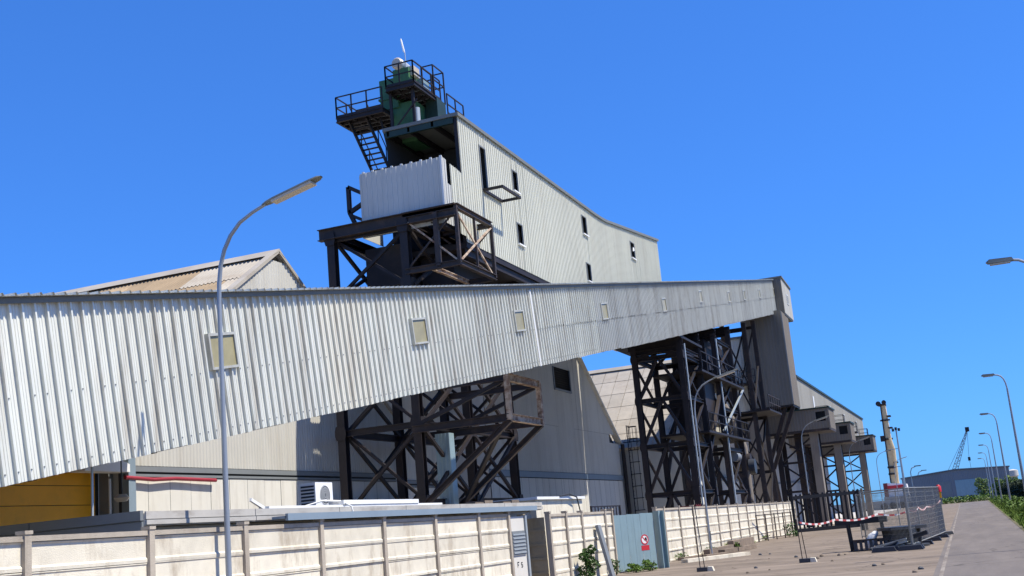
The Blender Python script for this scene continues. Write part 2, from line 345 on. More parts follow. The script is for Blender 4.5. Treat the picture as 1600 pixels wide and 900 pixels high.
# cabinet door in the recess
t = thing('utility_cabinet', (XL, 30.45, 0), 'white utility cabinet door with grey slatted panel', 'cabinet')
part('door', MB().box(XL - 0.04, XL + 0.02, 30.47, 31.55, 0.02, 2.12), 'wall_panel', t)
lp = part('louvre_panel', MB().box(XL + 0.021, XL + 0.05, 30.52, 31.5, 1.05, 1.72), 'trim_grey', t)
for i in range(6):
    part('slat', MB().box(XL + 0.05, XL + 0.07, 30.55, 31.47, 1.10 + i * 0.1, 1.14 + i * 0.1), 'galv', lp)
m = MB()
for (y0, z0, y1, z1) in [(30.80, 0.86, 30.80, 0.72), (30.80, 0.86, 30.92, 0.86), (30.80, 0.79, 30.88, 0.79), (31.08, 0.84, 31.18, 0.84), (31.08, 0.84, 31.08, 0.78), (31.08, 0.78, 31.18, 0.78), (31.18, 0.78, 31.18, 0.72), (31.08, 0.72, 31.18, 0.72)]:
    m.beam((XL + 0.024, y0, z0), (XL + 0.024, y1, z1), 0.025, 0.006, (1, 0, 0))
part('painted_mark', m, 'black', t)
part('side_post', MB().box(XL - 0.06, XL + 0.06, 31.6, 31.72, 0, 2.15), 'galv', t)

# gate
ga = R(34); gd = Vector((math.sin(ga), math.cos(ga), 0)); g0 = Vector((XR, 39.24, 0)); GLN = 1.86; g1 = g0 + gd * GLN
gn = gd.cross(Vector((0, 0, 1)))
t = thing('steel_gate', g0, 'blue grey sheet steel gate leaf standing ajar between precast walls', 'gate')
for a, b in zip(even(0.03, GLN, 0.61)[:-1], even(0.03, GLN, 0.61)[1:]):
    sheets(t, g0, gd, (0, 0, 1), [(a + 0.002, b - 0.002, 0.05, 1.97, 1.95)], 0.305, 0.006, 'flat', 'gate_paint', 'gate_sheet', 0.001)
fr = MB()
for z in (0.1, 1.0, 1.9): fr.beam(g0 + gd * 0.03 - gn * 0.04 + Vector((0, 0, z)), g1 - gn * 0.04 + Vector((0, 0, z)), 0.05, 0.08)
for u in (0.07, GLN - 0.04): fr.beam(g0 + gd * u - gn * 0.04 + Vector((0, 0, 0.05)), g0 + gd * u - gn * 0.04 + Vector((0, 0, 1.95)), 0.05)
part('gate_frame', fr, 'gate_paint', t)
part('jamb', MB().hbeam(g1 + Vector((0.16, 0.2, 0)), g1 + Vector((0.16, 0.2, 2.0)), 0.30, 0.26, gd), 'gate_paint', t)
# prohibition sign, mounted on the leaf
su = 1.36; sz = 0.99
t = thing('prohibition_sign', g0 + gd * su + Vector((0, 0, sz)), 'round red and white no entry sign with red plate', 'sign')
def sp_(u, z, d): return g0 + gd * (su + u) + gn * d + Vector((0, 0, sz + z))
def disc(mb, cy, cz, r0, r1, x, n=24):
    o = len(mb.v)
    for k in range(n):
        a = 2 * math.pi * k / n
        mb.v += [Vector((x, cy + r1 * math.cos(a), cz + r1 * math.sin(a))), Vector((x, cy + r0 * math.cos(a), cz + r0 * math.sin(a)))]
    for k in range(n):
        j = (k + 1) % n; mb.f.append([o + 2 * k, o + 2 * j, o + 2 * j + 1, o + 2 * k + 1])
    return mb
def flat(pts, d, th=0.003): return MB().prism([sp_(u, z, d) for u, z in pts], gn * th)
N_ = 28
part('sign_face', flat([(0.175 * math.cos(2 * math.pi * k / N_), 0.06 + 0.175 * math.sin(2 * math.pi * k / N_)) for k in range(N_)], 0.009), 'white_paint', t)
rg = MB()
for k in range(N_):
    a0, a1 = 2 * math.pi * k / N_, 2 * math.pi * (k + 1) / N_
    rg.raw([sp_(r_ * math.cos(a_), 0.06 + r_ * math.sin(a_), 0.0145) for r_, a_ in ((0.135, a0), (0.178, a0), (0.178, a1), (0.135, a1))], [(0, 1, 2, 3)])
part('ring', rg, 'red_paint', t)
part('pictogram', flat([(-0.03, 0.02), (0.03, 0.14), (0.09, 0.13), (0.11, 0.05), (0.07, -0.04), (0.03, 0.03)], 0.0128, 0.001), 'black', t)
part('slash', MB().beam(sp_(-0.10, 0.16, 0.016), sp_(0.10, -0.04, 0.016), 0.03, 0.002, gn), 'red_paint', t)
part('lower_plate', flat([(-0.18, -0.31), (0.18, -0.31), (0.18, -0.14), (-0.18, -0.14)], 0.009), 'red_paint', t)

# leaning slab by the wall
t = single('leaning_slab', MB().beam((XR + 0.50, 37.0, 0.0), (XR + 0.13, 37.1, 1.68), 0.34, 0.10, (1, 0, 0)), 'trim_grey', (XR + 0.3, 36.9, 0), 'grey concrete slab leaning on the wall beside the leafy bush', 'slab')

# ================================================================== LOW BUILDING BEHIND THE FENCE
ly0, ly1 = 15.75, 34.7; lx = -12.75
t = thing('low_building', (lx, ly0, 0), 'low flat roofed outbuilding just behind the precast wall', 'building')
part('wall', MB().box(-19.5, lx - 0.25, ly0 + 0.3, ly1 - 0.3, 0, 2.3), 'fascia', t)
part('roof_slab', MB().box(-19.8, lx, ly0, ly1, 2.31, 2.50), 'fascia', t)
part('roof_felt', MB().box(-19.7, lx - 0.1, ly0 + 0.1, ly1 - 0.1, 2.502, 2.52), 'bitumen', t)
for a, b in zip(even(ly0, ly1, 3.1)[:-1], even(ly0, ly1, 3.1)[1:]):
    part('fascia_board', MB().box(lx + 0.002, lx + 0.05, a + 0.01, b - 0.01, 2.33, 2.405).box(lx + 0.002, lx + 0.035, a + 0.01, b - 0.01, 2.42, 2.545), 'fascia', t)
for a, b in zip(even(-19.8, lx, 2.3)[:-1], even(-19.8, lx, 2.3)[1:]):
    part('fascia_board', MB().box(a + 0.01, b - 0.01, ly0 - 0.05, ly0 - 0.002, 2.20, 2.38).box(a + 0.01, b - 0.01, ly0 - 0.08, ly0 - 0.002, 2.40, 2.56), 'trim_grey', t)
g = part('gutter', MB().box(-12.42, -12.1, 19.0, 32.45, 2.31, 2.36).box(-12.12, -12.06, 19.0, 32.45, 2.27, 2.40), 'trim_blue', t)
part('gutter_bracket', MB().tube([(-12.2, 31.66, 2.05), (-12.2, 32.3, 2.3)], 0.012, 5), 'galv', g)
# flashing board on the roof
m = MB().box(-13.1, -12.86, 19.6, 27.6, 2.522, 2.60); m.beam((-12.98, 19.62, 2.56), (-12.98, 19.15, 2.74), 0.05, 0.06)
single('roof_flashing', m, 'white_paint', (-13, 23, 2.522), 'long white metal flashing strip with an upturned end on the low roof', 'flashing')
a = PX(494, 790, -13.6); b = PX(519, 790, -13.6)
t = thing('air_conditioner', (-13.6, a.y, 2.52), 'white outdoor air conditioner unit standing on the low roof', 'air conditioner')
zz = 2.60
part('casing', MB().box(-14.0, -13.6, a.y, b.y + 0.05, zz, zz + 0.56), 'white_paint', t)
gr = part('grille', disc(MB(), (a.y + b.y) / 2 + 0.06, zz + 0.28, 0.0, 0.22, -13.595), 'plastic_dark', t)
for k in range(4): part('guard_ring', disc(MB(), (a.y + b.y) / 2 + 0.06, zz + 0.28, 0.05 + k * 0.05, 0.065 + k * 0.05, -13.588), 'frame_white', gr)
for k in range(6): part('side_louvre', MB().box(-13.97, -13.63, a.y - 0.012, a.y - 0.002, zz + 0.08 + k * 0.075, zz + 0.12 + k * 0.075), 'plastic_dark', t)
for dy in (0.08, 0.58): part('foot', MB().box(-14.0, -13.58, a.y + dy, a.y + dy + 0.08, 2.515, zz), 'trim_grey', t)
a = PX(482, 795, -13.0); b = PX(646, 795, -13.0)
single('roof_board', MB().box(-13.22, -12.84, a.y + 1.2, b.y, 2.605, 2.70), 'white_paint', (-13, a.y + 2, 2.6), 'white board lying on the low roof by the air conditioner', 'board')
single('cable_hose', MB().tube([(-13.5, 21.9, 2.62), (-13.2, 22.2, 2.72), (-12.9, 22.5, 2.68), (-12.72, 22.6, 2.55), (-12.68, 22.62, 2.3)], 0.022, 6), 'frame_white', (-13.2, 22.2, 2.52), 'thin white hose drooping over the low roof edge', 'hose', smooth=True)
for k in range(7):
    y = 29.6 + k * 0.7
    single('roof_plank', MB().box(-13.6 - random.random() * 0.3, -13.1, y, y + 0.6, 2.525, 2.56 + 0.05 * (k % 3)), 'wood', (-13.4, y, 2.525), 'weathered timber offcut lying on the end of the low roof', 'plank', 'timber offcuts on the low roof')
# beige box beyond the low building
a = PX(838, 800, -13.2); b = PX(911, 800, -13.2)
t = thing('beige_tank_box', (-13.2, a.y, 0), 'beige rust streaked box with a flat lid behind the short wall', 'box')
part('body', MB().box(-15.4, -13.2, a.y, b.y, 0, 2.66), 'concrete', t)
part('lid', MB().box(-15.5, -13.1, a.y - 0.08, b.y + 0.08, 2.662, 2.75), 'white_paint', t)
part('hose', MB().tube([(-13.08, a.y + 2.1, 2.76), (-13.05, a.y + 3.0, 2.82), (-13.02, a.y + 3.7, 2.72), (-13.0, a.y + 3.9, 2.2)], 0.025, 6), 'cable', t)

# ================================================================== CONVEYOR GALLERY
GX = -13.5; AX = math.atan(0.1765)
groot = thing('conveyor_gallery', (GX, 2.0, 0.98), 'long inclined conveyor gallery clad in white ribbed metal sheets', 'conveyor', rot=Matrix.Rotation(AX, 4, 'X'))
GM = WM[groot]; GH = 2.80; GL = 100.2; GW = 2.9
def gl(p): return GM.inverted() @ Vector(p)
P_ = 0.27; SW = 4 * P_
def gspan(y0, y1, v0=0.0, v1=GH): return (y0, y1, v0, v1, v1)
gux = GM.to_3x3() @ Vector((0, 1, 0)); gvz = GM.to_3x3() @ Vector((0, 0, 1))
jl = gl((GX, 37.6, 8.6)).y
ys = [i * SW for i in range(int(GL / SW) + 1)]
for i in range(len(ys) - 1):
    lo_ = -0.05 if (ys[i] > 47) else 0.0
    mtn = 'stained_clad' if 21.0 < ys[i] < 23.0 else ('white_clad' if ys[i] < 44 else 'grey_clad')
    v_ = lo_ + random.uniform(-0.012, 0.012)
    if ys[i] > 36: sheets(groot, GM @ Vector((0.008, 0, 0)), gux, gvz, [gspan(ys[i], ys[i + 1] + 0.01, 1.30)], P_, 0.058, 'trap', mtn); sheets(groot, GM @ Vector((0, 0, 0)), gux, gvz, [gspan(ys[i], ys[i + 1] + 0.01, v_, 1.36)], P_, 0.058, 'trap', mtn)
    else: sheets(groot, (GX, 2.0, 0.98), gux, gvz, [gspan(ys[i], ys[i + 1] + 0.01, v_)], P_, 0.058, 'trap', mtn)
# fixing bolts rows near the bottom and middle (left, near sheets)
m = MB()
for k in range(int(44 / P_)):
    y = k * P_ + 0.25 * P_
    for z in ((0.17, 1.3) if k % 3 else (0.17,)): m.box(0.058, 0.07, y - 0.012, y + 0.012, z - 0.012, z + 0.012)
o = lpart('fixing_bolts', m, 'trim_grey', groot); o['kind'] = 'stuff'
# roof sheets with ribs across
for i in range(len(ys) - 1):
    sheets(groot, GM @ Vector((0.21, 0, GH + 0.06)), gux, GM.to_3x3() @ Vector((-1, 0, 0.0)), [gspan(ys[i], ys[i + 1] + 0.01, 0, GW + 0.3)], P_, 0.05, 'trap', 'grey_clad', 'roof_sheet')
lpart('eave_trim', MB().box(0.062, 0.10, 0, GL, GH - 0.04, GH + 0.05), 'roof_edge', groot)
lpart('floor', MB().box(-GW + 0.02, -0.02, 0, GL, 0.05, 0.22), 'steel_dark', groot)
lpart('back_wall', MB().box(-GW, -GW + 0.04, 0, GL, 0, GH + 0.05), 'grey_clad', groot)
lpart('bottom_girder', MB().box(-0.25, -0.02, 0, GL, 0.0, 0.049), 'steel_dark', groot)
lpart('bottom_girder', MB().box(-GW + 0.05, -GW + 0.30, 0, GL, -0.03, 0.045), 'steel_dark', groot)
for k in range(33): lpart('floor_joist', MB().box(-GW + 0.3, -0.25, 0.5 + 3 * k, 0.62 + 3 * k, -0.03, 0.048), 'steel_dark', groot)
lpart('joint_strip', MB().box(0.060, 0.08, jl - 0.07, jl + 0.05, 0, GH - 0.1), 'frame_white', groot)
wins = [(318, 524, 370, 573), (639, 499, 665, 536), (798, 487, 819, 516), (935, 474, 949, 499), (1031, 466, 1040, 487), (1089, 449, 1096, 478)]
gw = []
for (x0, y0, x1, y1) in wins:
    p = gl(PX(x0, (y0 + y1) / 2, GX)); q = gl(PX(x1, (y0 + y1) / 2, GX)); c = gl(PX((x0 + x1) / 2, (y0 + y1) / 2, GX))
    gw.append((c.y, c.z))
for (u, v) in [(1137, 464), (1161, 461), (1185, 459), (1208, 457)]:
    c = gl(PX(u, v, GX)); gw.append((c.y, c.z))
for k, (cy, cz) in enumerate(gw):
    wx, wz = (0.46, 0.36)
    f = MB()
    for (a0, a1, b0, b1) in [(-wx, wx, wz - 0.055, wz), (-wx, wx, -wz, -wz + 0.05), (-wx, -wx + 0.05, -wz + 0.05, wz - 0.055), (wx - 0.05, wx, -wz + 0.05, wz - 0.055)]:
        f.box(0.0, 0.10, cy + a0, cy + a1, cz + b0, cz + b1)
    fr = lpart('window_frame', f, 'window_metal', groot)
    lpart('pane', MB().box(0.0, 0.068, cy - wx + 0.05, cy + wx - 0.05, cz - wz + 0.05, cz + wz - 0.055), 'fibre_pane', fr)

# head house at the top end (its own box, plumb)
hx0, hx1 = -16.6, -12.75; hy0, hy1 = 99.6, 104.6; hz0, hz1 = 18.1, 21.22
t = thing('gallery_head_house', (hx0, hy0, hz0), 'box shaped head house at the top end of the inclined gallery', 'building')
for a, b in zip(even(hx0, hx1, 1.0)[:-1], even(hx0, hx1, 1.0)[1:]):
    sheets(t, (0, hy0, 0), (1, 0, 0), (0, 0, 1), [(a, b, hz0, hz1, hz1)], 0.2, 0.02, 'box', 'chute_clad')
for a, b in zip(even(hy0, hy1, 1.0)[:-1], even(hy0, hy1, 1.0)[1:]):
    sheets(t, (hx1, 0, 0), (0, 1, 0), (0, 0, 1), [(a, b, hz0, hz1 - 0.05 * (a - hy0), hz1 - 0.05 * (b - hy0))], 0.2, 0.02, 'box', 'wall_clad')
part('roof', MB().prism([(hx0 - 0.1, hy0 - 0.1, hz1), (hx0 - 0.1, hy1 + 0.1, hz1 - 0.25), (hx0 - 0.1, hy1 + 0.1, hz1 - 0.10), (hx0 - 0.1, hy0 - 0.1, hz1 + 0.14)], (hx1 - hx0 + 0.22, 0, 0)), 'roof_edge', t)
part('rear_wall', MB().box(hx0, hx1 - 0.03, hy1 - 0.05, hy1 - 0.01, hz0, hz1 - 0.27), 'chute_clad', t)
part('side_wall', MB().box(hx0 + 0.002, hx0 + 0.05, hy0 + 0.05, hy1 - 0.06, hz0, hz1 - 0.27), 'chute_clad', t)
part('soffit', MB().box(hx0, hx1 - 0.03, hy0 + 0.03, hy1 - 0.06, hz0 - 0.10, hz0 - 0.003), 'trim_grey', t)
wf = part('window_frame', MB().box(hx1 + 0.0, hx1 + 0.06, 101.7, 102.6, 19.2, 20.1), 'frame_white', t)
part('pane', MB().box(hx1 + 0.061, hx1 + 0.07, 101.8, 102.5, 19.3, 20.0), 'fibre_pane', wf)
# chute below
cx0, cx1 = -16.3, -12.85; cy0, cy1 = 97.6, 101.6; cz0 = 10.1
t = thing('discharge_chute', (cx0, cy0, cz0), 'tall dark grey clad chute hanging below the gallery head house', 'chute')
for a, b in zip(even(cx0, cx1, 0.85)[:-1], even(cx0, cx1, 0.85)[1:]):
    f = (a - cx0) / (cx1 - cx0)
    sheets(t, (0, cy0, 0), (1, 0, 0), (0, 0, 1), [(a, b, cz0, 18.1, 18.1)], 0.28, 0.02, 'box', 'chute_clad')
for a, b in zip(even(cy0, cy1, 1.0)[:-1], even(cy0, cy1, 1.0)[1:]):
    sheets(t, (cx1, 0, 0), (0, 1, 0), (0, 0, 1), [(a, b, cz0, 18.0, 18.0)], 0.25, 0.02, 'box', 'box_clad')
part('corner_trim', MB().box(cx1 - 0.06, cx1 + 0.05, cy0 - 0.06, cy0 - 0.021, cz0, 17.95), 'trim_grey', t)
part('rear_wall', MB().box(cx0, cx1 - 0.02, cy1 - 0.04, cy1, cz0, 17.95), 'chute_clad', t)
part('side_wall', MB().box(cx0 - 0.04, cx0 - 0.001, cy0, cy1 - 0.05, cz0, 17.95), 'chute_clad', t)
part('floor', MB().box(cx0, cx1 - 0.03, cy0 + 0.02, cy1 - 0.05, cz0 - 0.15, cz0 - 0.002), 'steel_dark', t)
# V struts carrying it
for (xa, za, xb, zb) in [(-12.95, 9.95, -15.2, 5.0), (-13.6, 9.95, -15.4, 5.6), (-15.3, 5.2, -14.9, 0.0)]:
    part('strut', MB().hbeam((xa, cy0 + 0.4, za), (xb, cy0 + 0.4, zb), 0.3, 0.3), 'steel_brown', t)
part('leg', MB().box(-17.0, -15.6, cy0 + 0.8, cy0 + 1.9, 0, cz0 - 0.16), 'conc_leg', t)
part('leg', MB().box(-13.6, -12.95, cy1 - 0.9, cy1 - 0.2, 0, cz0 - 0.16), 'steel_brown', t)

# ================================================================== SILO GALLERY AND LOADING BOXES
sx = -12.95; sy0, sy1 = 101.7, 166.0; sz0, sz1 = 9.9, 12.75
t = thing('loading_gallery', (sx, sy0, 0), 'long level gallery with dark roof edge above the three loading boxes', 'building')
for a, b in zip(even(sy0, sy1, 1.6)[:-1], even(sy0, sy1, 1.6)[1:]):
    sheets(t, (sx, 0, 0), (0, 1, 0), (0, 0, 1), [(a, b, sz0, sz1, sz1)], 0.32, 0.02, 'box', 'dull_clad')
part('roof', MB().box(sx - 5.2, sx + 0.15, sy0, sy1 + 0.2, sz1 + 0.002, sz1 + 0.18), 'dark_green', t)
part('back_wall', MB().box(sx - 5.1, sx - 5.05, sy0, sy1, sz0, sz1), 'grey_clad', t)
part('floor', MB().box(sx - 5.0, sx - 0.03, sy0, sy1, sz0 - 0.3, sz0 - 0.004), 'steel_dark', t)
part('end_wall', MB().box(sx - 5.0, sx - 0.03, sy1 - 0.05, sy1, sz0, sz1), 'grey_clad', t)
for yv in (112, 126, 140, 155):
    f = part('door', MB().box(sx + 0.02, sx + 0.06, yv, yv + 0.9, sz0 + 0.1, sz0 + 2.0), 'frame_white', t)
    pl = part('balcony', MB().box(sx + 0.06, sx + 1.2, yv + 0.6, yv + 2.4, sz0 - 0.25, sz0 - 0.1), 'steel_dark', t)
    m = MB()
    for (xx, yy) in [(sx + 1.17, yv + 0.65), (sx + 1.17, yv + 1.5), (sx + 1.17, yv + 2.35), (sx + 0.1, yv + 0.65), (sx + 0.1, yv + 2.35)]: m.beam((xx, yy, sz0 - 0.1), (xx, yy, sz0 + 1.0), 0.05)
    for zz in (0.5, 1.0):
        m.beam((sx + 0.1, yv + 0.65, sz0 + zz), (sx + 1.17, yv + 0.65, sz0 + zz), 0.04); m.beam((sx + 1.17, yv + 0.65, sz0 + zz), (sx + 1.17, yv + 2.35, sz0 + zz), 0.04); m.beam((sx + 0.1, yv + 2.35, sz0 + zz), (sx + 1.17, yv + 2.35, sz0 + zz), 0.04)
    part('railing', m, 'steel_dark', pl)
lab = ['brown grey loading box beside the discharge chute, on a wide lit leg', 'brown grey loading box in the middle of the row of three', 'brown grey loading box at the far end of the row, clear against the sky']
for k, (y0, y1, z1) in enumerate([(99.3, 103.4, 9.62), (117.0, 121.0, 9.35), (143.5, 148.0, 9.30)]):
    x0, x1 = -18.0, -10.35; z0 = z1 - 1.65
    t = thing('loading_box', (x1, y0, 0), lab[k], 'loading box', 'loading boxes on steel legs')
    xs = even(x0, x1, 1.27)
    for i, (a, b) in enumerate(zip(xs[:-1], xs[1:])):
        if i == len(xs) - 2:
            sheets(t, (0, y0, 0), (1, 0, 0), (0, 0, 1), [(a, a + 0.22, z0, z1, z1), (b - 0.28, b, z0, z1, z1), (a + 0.22, b - 0.28, z0, z0 + 0.6, z0 + 0.6), (a + 0.22, b - 0.28, z1 - 0.25, z1, z1)], 0.25, 0.02, 'box', 'box_clad')
            part('window', MB().box(a + 0.22, b - 0.28, y0 + 0.15, y0 + 0.17, z0 + 0.6, z1 - 0.25), 'pane_dark', t)
        else:
            sheets(t, (0, y0, 0), (1, 0, 0), (0, 0, 1), [(a, b, z0, z1, z1)], 0.25, 0.02, 'box', 'box_clad')
    for a, b in zip(even(y0, y1, 1.0)[:-1], even(y0, y1, 1.0)[1:]):
        sheets(t, (x1, 0, 0), (0, 1, 0), (0, 0, 1), [(a, b, z0, z1, z1)], 0.25, 0.02, 'box', 'box_clad')
    part('roof', MB().box(x0, x1 + 0.12, y0 - 0.12, y1 + 0.1, z1 + 0.002, z1 + 0.12), 'dark_green', t)
    part('floor', MB().box(x0, x1, y0, y1, z0 - 0.2, z0 - 0.002), 'steel_brown', t)
    part('rear_wall', MB().box(x0, x1 - 0.03, y1 - 0.04, y1, z0, z1), 'box_clad', t)
    part('corner_trim', MB().box(x1 - 0.1, x1 + 0.04, y0 - 0.06, y0 - 0.021, z0 - 0.15, z1), 'box_clad', t)
    # legs
    wide = -11.9; thin = -14.9
    part('leg', MB().box(wide - 0.32, wide + 0.32, y0 + 0.5, y0 + 1.5, 0, z0 - 0.2), 'conc_leg', t)
    part('leg', MB().hbeam((thin, y0 + 0.6, 0), (thin, y0 + 0.6, z0 - 0.2), 0.4, 0.4), 'steel_dark', t)
    part('leg', MB().hbeam((thin, y1 - 0.4, 0), (thin, y1 - 0.4, z0 - 0.2), 0.35, 0.35), 'steel_dark', t)
    part('leg', MB().hbeam((wide, y1 - 0.4, 0), (wide, y1 - 0.4, z0 - 0.2), 0.35, 0.35), 'steel_dark', t)
    for za, zb in ((0.3, 3.0), (3.0, 5.4), (5.4, z0 - 0.4)):
        part('brace', MB().beam((thin, y0 + 0.9, za), (wide, y0 + 0.9, zb), 0.14), 'steel_dark', t)
        part('brace', MB().beam((wide, y0 + 0.98, za), (thin, y0 + 0.98, zb), 0.14), 'steel_dark', t)
        part('tie', MB().beam((wide, y0 + 0.84, zb), (thin, y0 + 0.84, zb), 0.18), 'steel_dark', t)
        part('tie', MB().beam((thin + 0.02, y0 + 0.7, zb), (thin + 0.02, y1 - 0.5, zb), 0.14), 'steel_dark', t)
# silos behind
for k, yy in enumerate((118.5, 127.3, 136.1, 144.9)):
    t = thing('storage_silo', (-20.3, yy, 0), 'pale concrete storage silo standing behind the loading box legs', 'silo', 'silos behind the loading boxes')
    part('shell', MB().tube([(-20.3, yy, 0), (-20.3, yy, 4.2), (-20.3, yy, 12.2)], 4.2, 40), 'silo', t, True)
    part('ring_band', MB().tube([(-20.3, yy, 4.1), (-20.3, yy, 4.3)], 4.26, 40), 'trim_grey', t, True)
    part('roof_cone', MB().tube([(-20.3, yy, 12.2), (-20.3, yy, 13.4)], [4.3, 0.6], 40), 'asbestos', t, True)
# small transfer house beside chute
t = thing('transfer_house', (-21, 101.5, 9), 'small grey clad house with a flat dark roof beside the discharge chute', 'building')
x0, x1, y0, y1, z0, z1 = -20.4, -16.6, 98.6, 103.0, 9.4, 16.3
for a, b in zip(even(x0, x1, 0.95)[:-1], even(x0, x1, 0.95)[1:]): sheets(t, (0, y0, 0), (1, 0, 0), (0, 0, 1), [(a, b, z0, z1, z1)], 0.25, 0.02, 'box', 'grey_clad')
for a, b in zip(even(y0, y1, 0.95)[:-1], even(y0, y1, 0.95)[1:]): sheets(t, (x1, 0, 0), (0, 1, 0), (0, 0, 1), [(a, b, z0, z1, z1)], 0.25, 0.02, 'box', 'grey_clad')
part('body', MB().box(x0, x1 - 0.02, y0 + 0.02, y1, z0 - 0.1, z1 - 0.01), 'chute_clad', t)
part('roof', MB().box(x0 - 0.15, x1 + 0.15, y0 - 0.15, y1 + 0.1, z1, z1 + 0.18), 'roof_edge', t)
for xx in (x0 + 0.3, x1 - 0.4): part('leg', MB().hbeam((xx, y0 + 0.4, 0), (xx, y0 + 0.4, z0 - 0.1), 0.35), 'steel_dark', t)
pl = part('platform', MB().box(x1 - 1.6, x1 + 1.0, y0 - 1.3, y0 - 0.05, 12.2, 12.34), 'steel_dark', t)
m = MB()
for xx in (x1 - 1.55, x1 - 0.3, x1 + 0.95): m.beam((xx, y0 - 1.25, 12.3), (xx, y0 - 1.25, 13.4), 0.05)
for zz in (12.85, 13.4): m.beam((x1 - 1.55, y0 - 1.25, zz), (x1 + 0.95, y0 - 1.25, zz), 0.04)
part('railing', m, 'steel_dark', pl)
m = MB()
for xx in (x1 + 0.2, x1 + 0.65): m.beam((xx, y0 - 1.2, 9.2), (xx, y0 - 1.2, 13.2), 0.05)
for k in range(12): m.beam((x1 + 0.2, y0 - 1.2, 9.4 + 0.3 * k), (x1 + 0.65, y0 - 1.2, 9.4 + 0.3 * k), 0.03)
part('ladder', m, 'steel_brown', t)

# ================================================================== WAREHOUSES
WX = -26.0; PER = 19.8; EZ = 7.75; RZ = 14.45
wlab = ['beige warehouse with brown patched ridge roof and vertical sheet gable', 'warehouse with a pale corrugated roof behind the steel support tower', 'grey warehouse roof slope rising behind the flat gable block']
def warehouse(y0, x1, label, depth=46, brown=False, rz=RZ, prof=('sine', 0.2, 0.05)):
    yc = y0 + PER / 2; y1 = y0 + PER
    t = thing('warehouse', (x1, y0, 0), label, 'warehouse')
    for a, b in zip(even(y0, y1, 1.14)[:-1], even(y0, y1, 1.14)[1:]):
        top = lambda y: EZ + (rz - EZ) * (1 - abs(y - yc) / (PER / 2))
        sheets(t, (x1, 0, 0), (0, 1, 0), (0, 0, 1), [(a, b, 5.0, top(a), top(b))], 0.19, 0.03, 'sine', 'wall_clad')
        link('wall_panel', sheet_mesh(b - a - 0.02, 0, 4.6, 4.6, 2.0, 0.03, 'flat', 'wall_panel'), t, frame((x1, 0, 0), (0, 1, 0), (0, 0, 1)) @ Matrix.Translation((a + 0.01, 0, random.uniform(0, 0.01))))
    part('wall_core', MB().prism([(x1 - 0.3, y0 + 0.1, 0), (x1 - 0.3, y1 - 0.1, 0), (x1 - 0.3, y1 - 0.1, EZ - 0.3), (x1 - 0.3, yc, rz - 0.4), (x1 - 0.3, y0 + 0.1, EZ - 0.3)], (0.22, 0, 0)), 'inside', t)
    part('side_wall', MB().box(x1 - depth, x1 - 0.31, y0 + 0.1, y0 + 0.3, 0, EZ - 0.35), 'wall_clad', t)
    part('trim_band', MB().box(x1 - 0.02, x1 + 0.07, y0, y1, 4.63, 4.72).box(x1 - 0.02, x1 + 0.05, y0, y1, 4.80, 4.98), 'trim_grey', t)
    # roof sheets, rows down the slope
    sl_ = math.hypot(PER / 2, rz - EZ)
    for side in (-1, 1):
        v = Vector((0, -side * PER / 2, rz - EZ)).normalized()
        base = Vector((x1 + 0.08, yc + side * PER / 2, EZ))
        rows = even(-0.2, sl_, 2.3)
        cols = even(0, depth, 1.2)
        for ri in range(len(rows) - 1):
            for ci in range(len(cols) - 1):
                if side == 1 and ci > 3: 
                    continue
                br = brown and side == -1 and 3 <= ci <= 16 and random.random() < (0.88 if ri >= len(rows) - 2 else 0.6) or (brown and side == -1 and ci in (1, 2) and ri == len(rows) - 3)
                mt = 'brown_sheet' if br else 'asbestos'
                me = sheet_mesh(cols[1] - cols[0] + 0.02, rows[ri] - 0.1, rows[ri + 1], rows[ri + 1], prof[1], prof[2], prof[0], mt)
                if side == -1:
                    M = frame(base, (-1, 0, 0), v) @ Matrix.Translation((cols[ci], rows[ri] - 0.1, 0))
                    # u=-X, v up the slope: u x v must point up/outwards
                    n = Vector((-1, 0, 0)).cross(v)
                else:
                    M = frame(base, (-1, 0, 0), v) @ Matrix.Translation((cols[ci], rows[ri] - 0.1, 0)); n = Vector((-1, 0, 0)).cross(v)
                if n.z < 0:
                    M = frame(base, (1, 0, 0), v) @ Matrix.Translation((-cols[ci + 1], rows[ri] - 0.1, 0))
                M = M @ Matrix.Rotation(-0.012, 4, 'X')
                link('roof_sheet', me, t, M)
        if side == 1:
            part('far_slope', MB().raw([base + Vector((-4.5, 0, -0.06)), base + Vector((-depth, 0, -0.06)), base + Vector((-depth, 0, -0.06)) + v * sl_, base + Vector((-4.5, 0, -0.06)) + v * sl_], [(0, 1, 2, 3)]), 'asbestos', t)
    part('ridge_cap', MB().prism([(x1 + 0.13, yc - 0.45, rz - 0.16), (x1 + 0.13, yc, rz + 0.18), (x1 + 0.13, yc + 0.45, rz - 0.16), (x1 + 0.13, yc, rz + 0.06)], (-depth - 0.3, 0, 0)), 'asbestos', t)
    for side in (-1, 1):
        part('verge_board', MB().beam((x1 - 0.06, yc + side * PER / 2, EZ + 0.04), (x1 - 0.06, yc, rz + 0.08), 0.36, 0.14), 'asbestos', t)
    return t
WY0 = 31.15
warehouse(WY0, WX, wlab[0], brown=True, rz=14.2)
warehouse(WY0 + PER, WX - 2.5, wlab[1])
warehouse(WY0 + 2 * PER, WX - 2.5, wlab[2])
warehouse(WY0 + 3 * PER, -21.0, 'pale tiled warehouse roof rising behind the lattice trestle', depth=52, rz=15.4, prof=('flat', 1.2, 0.025))
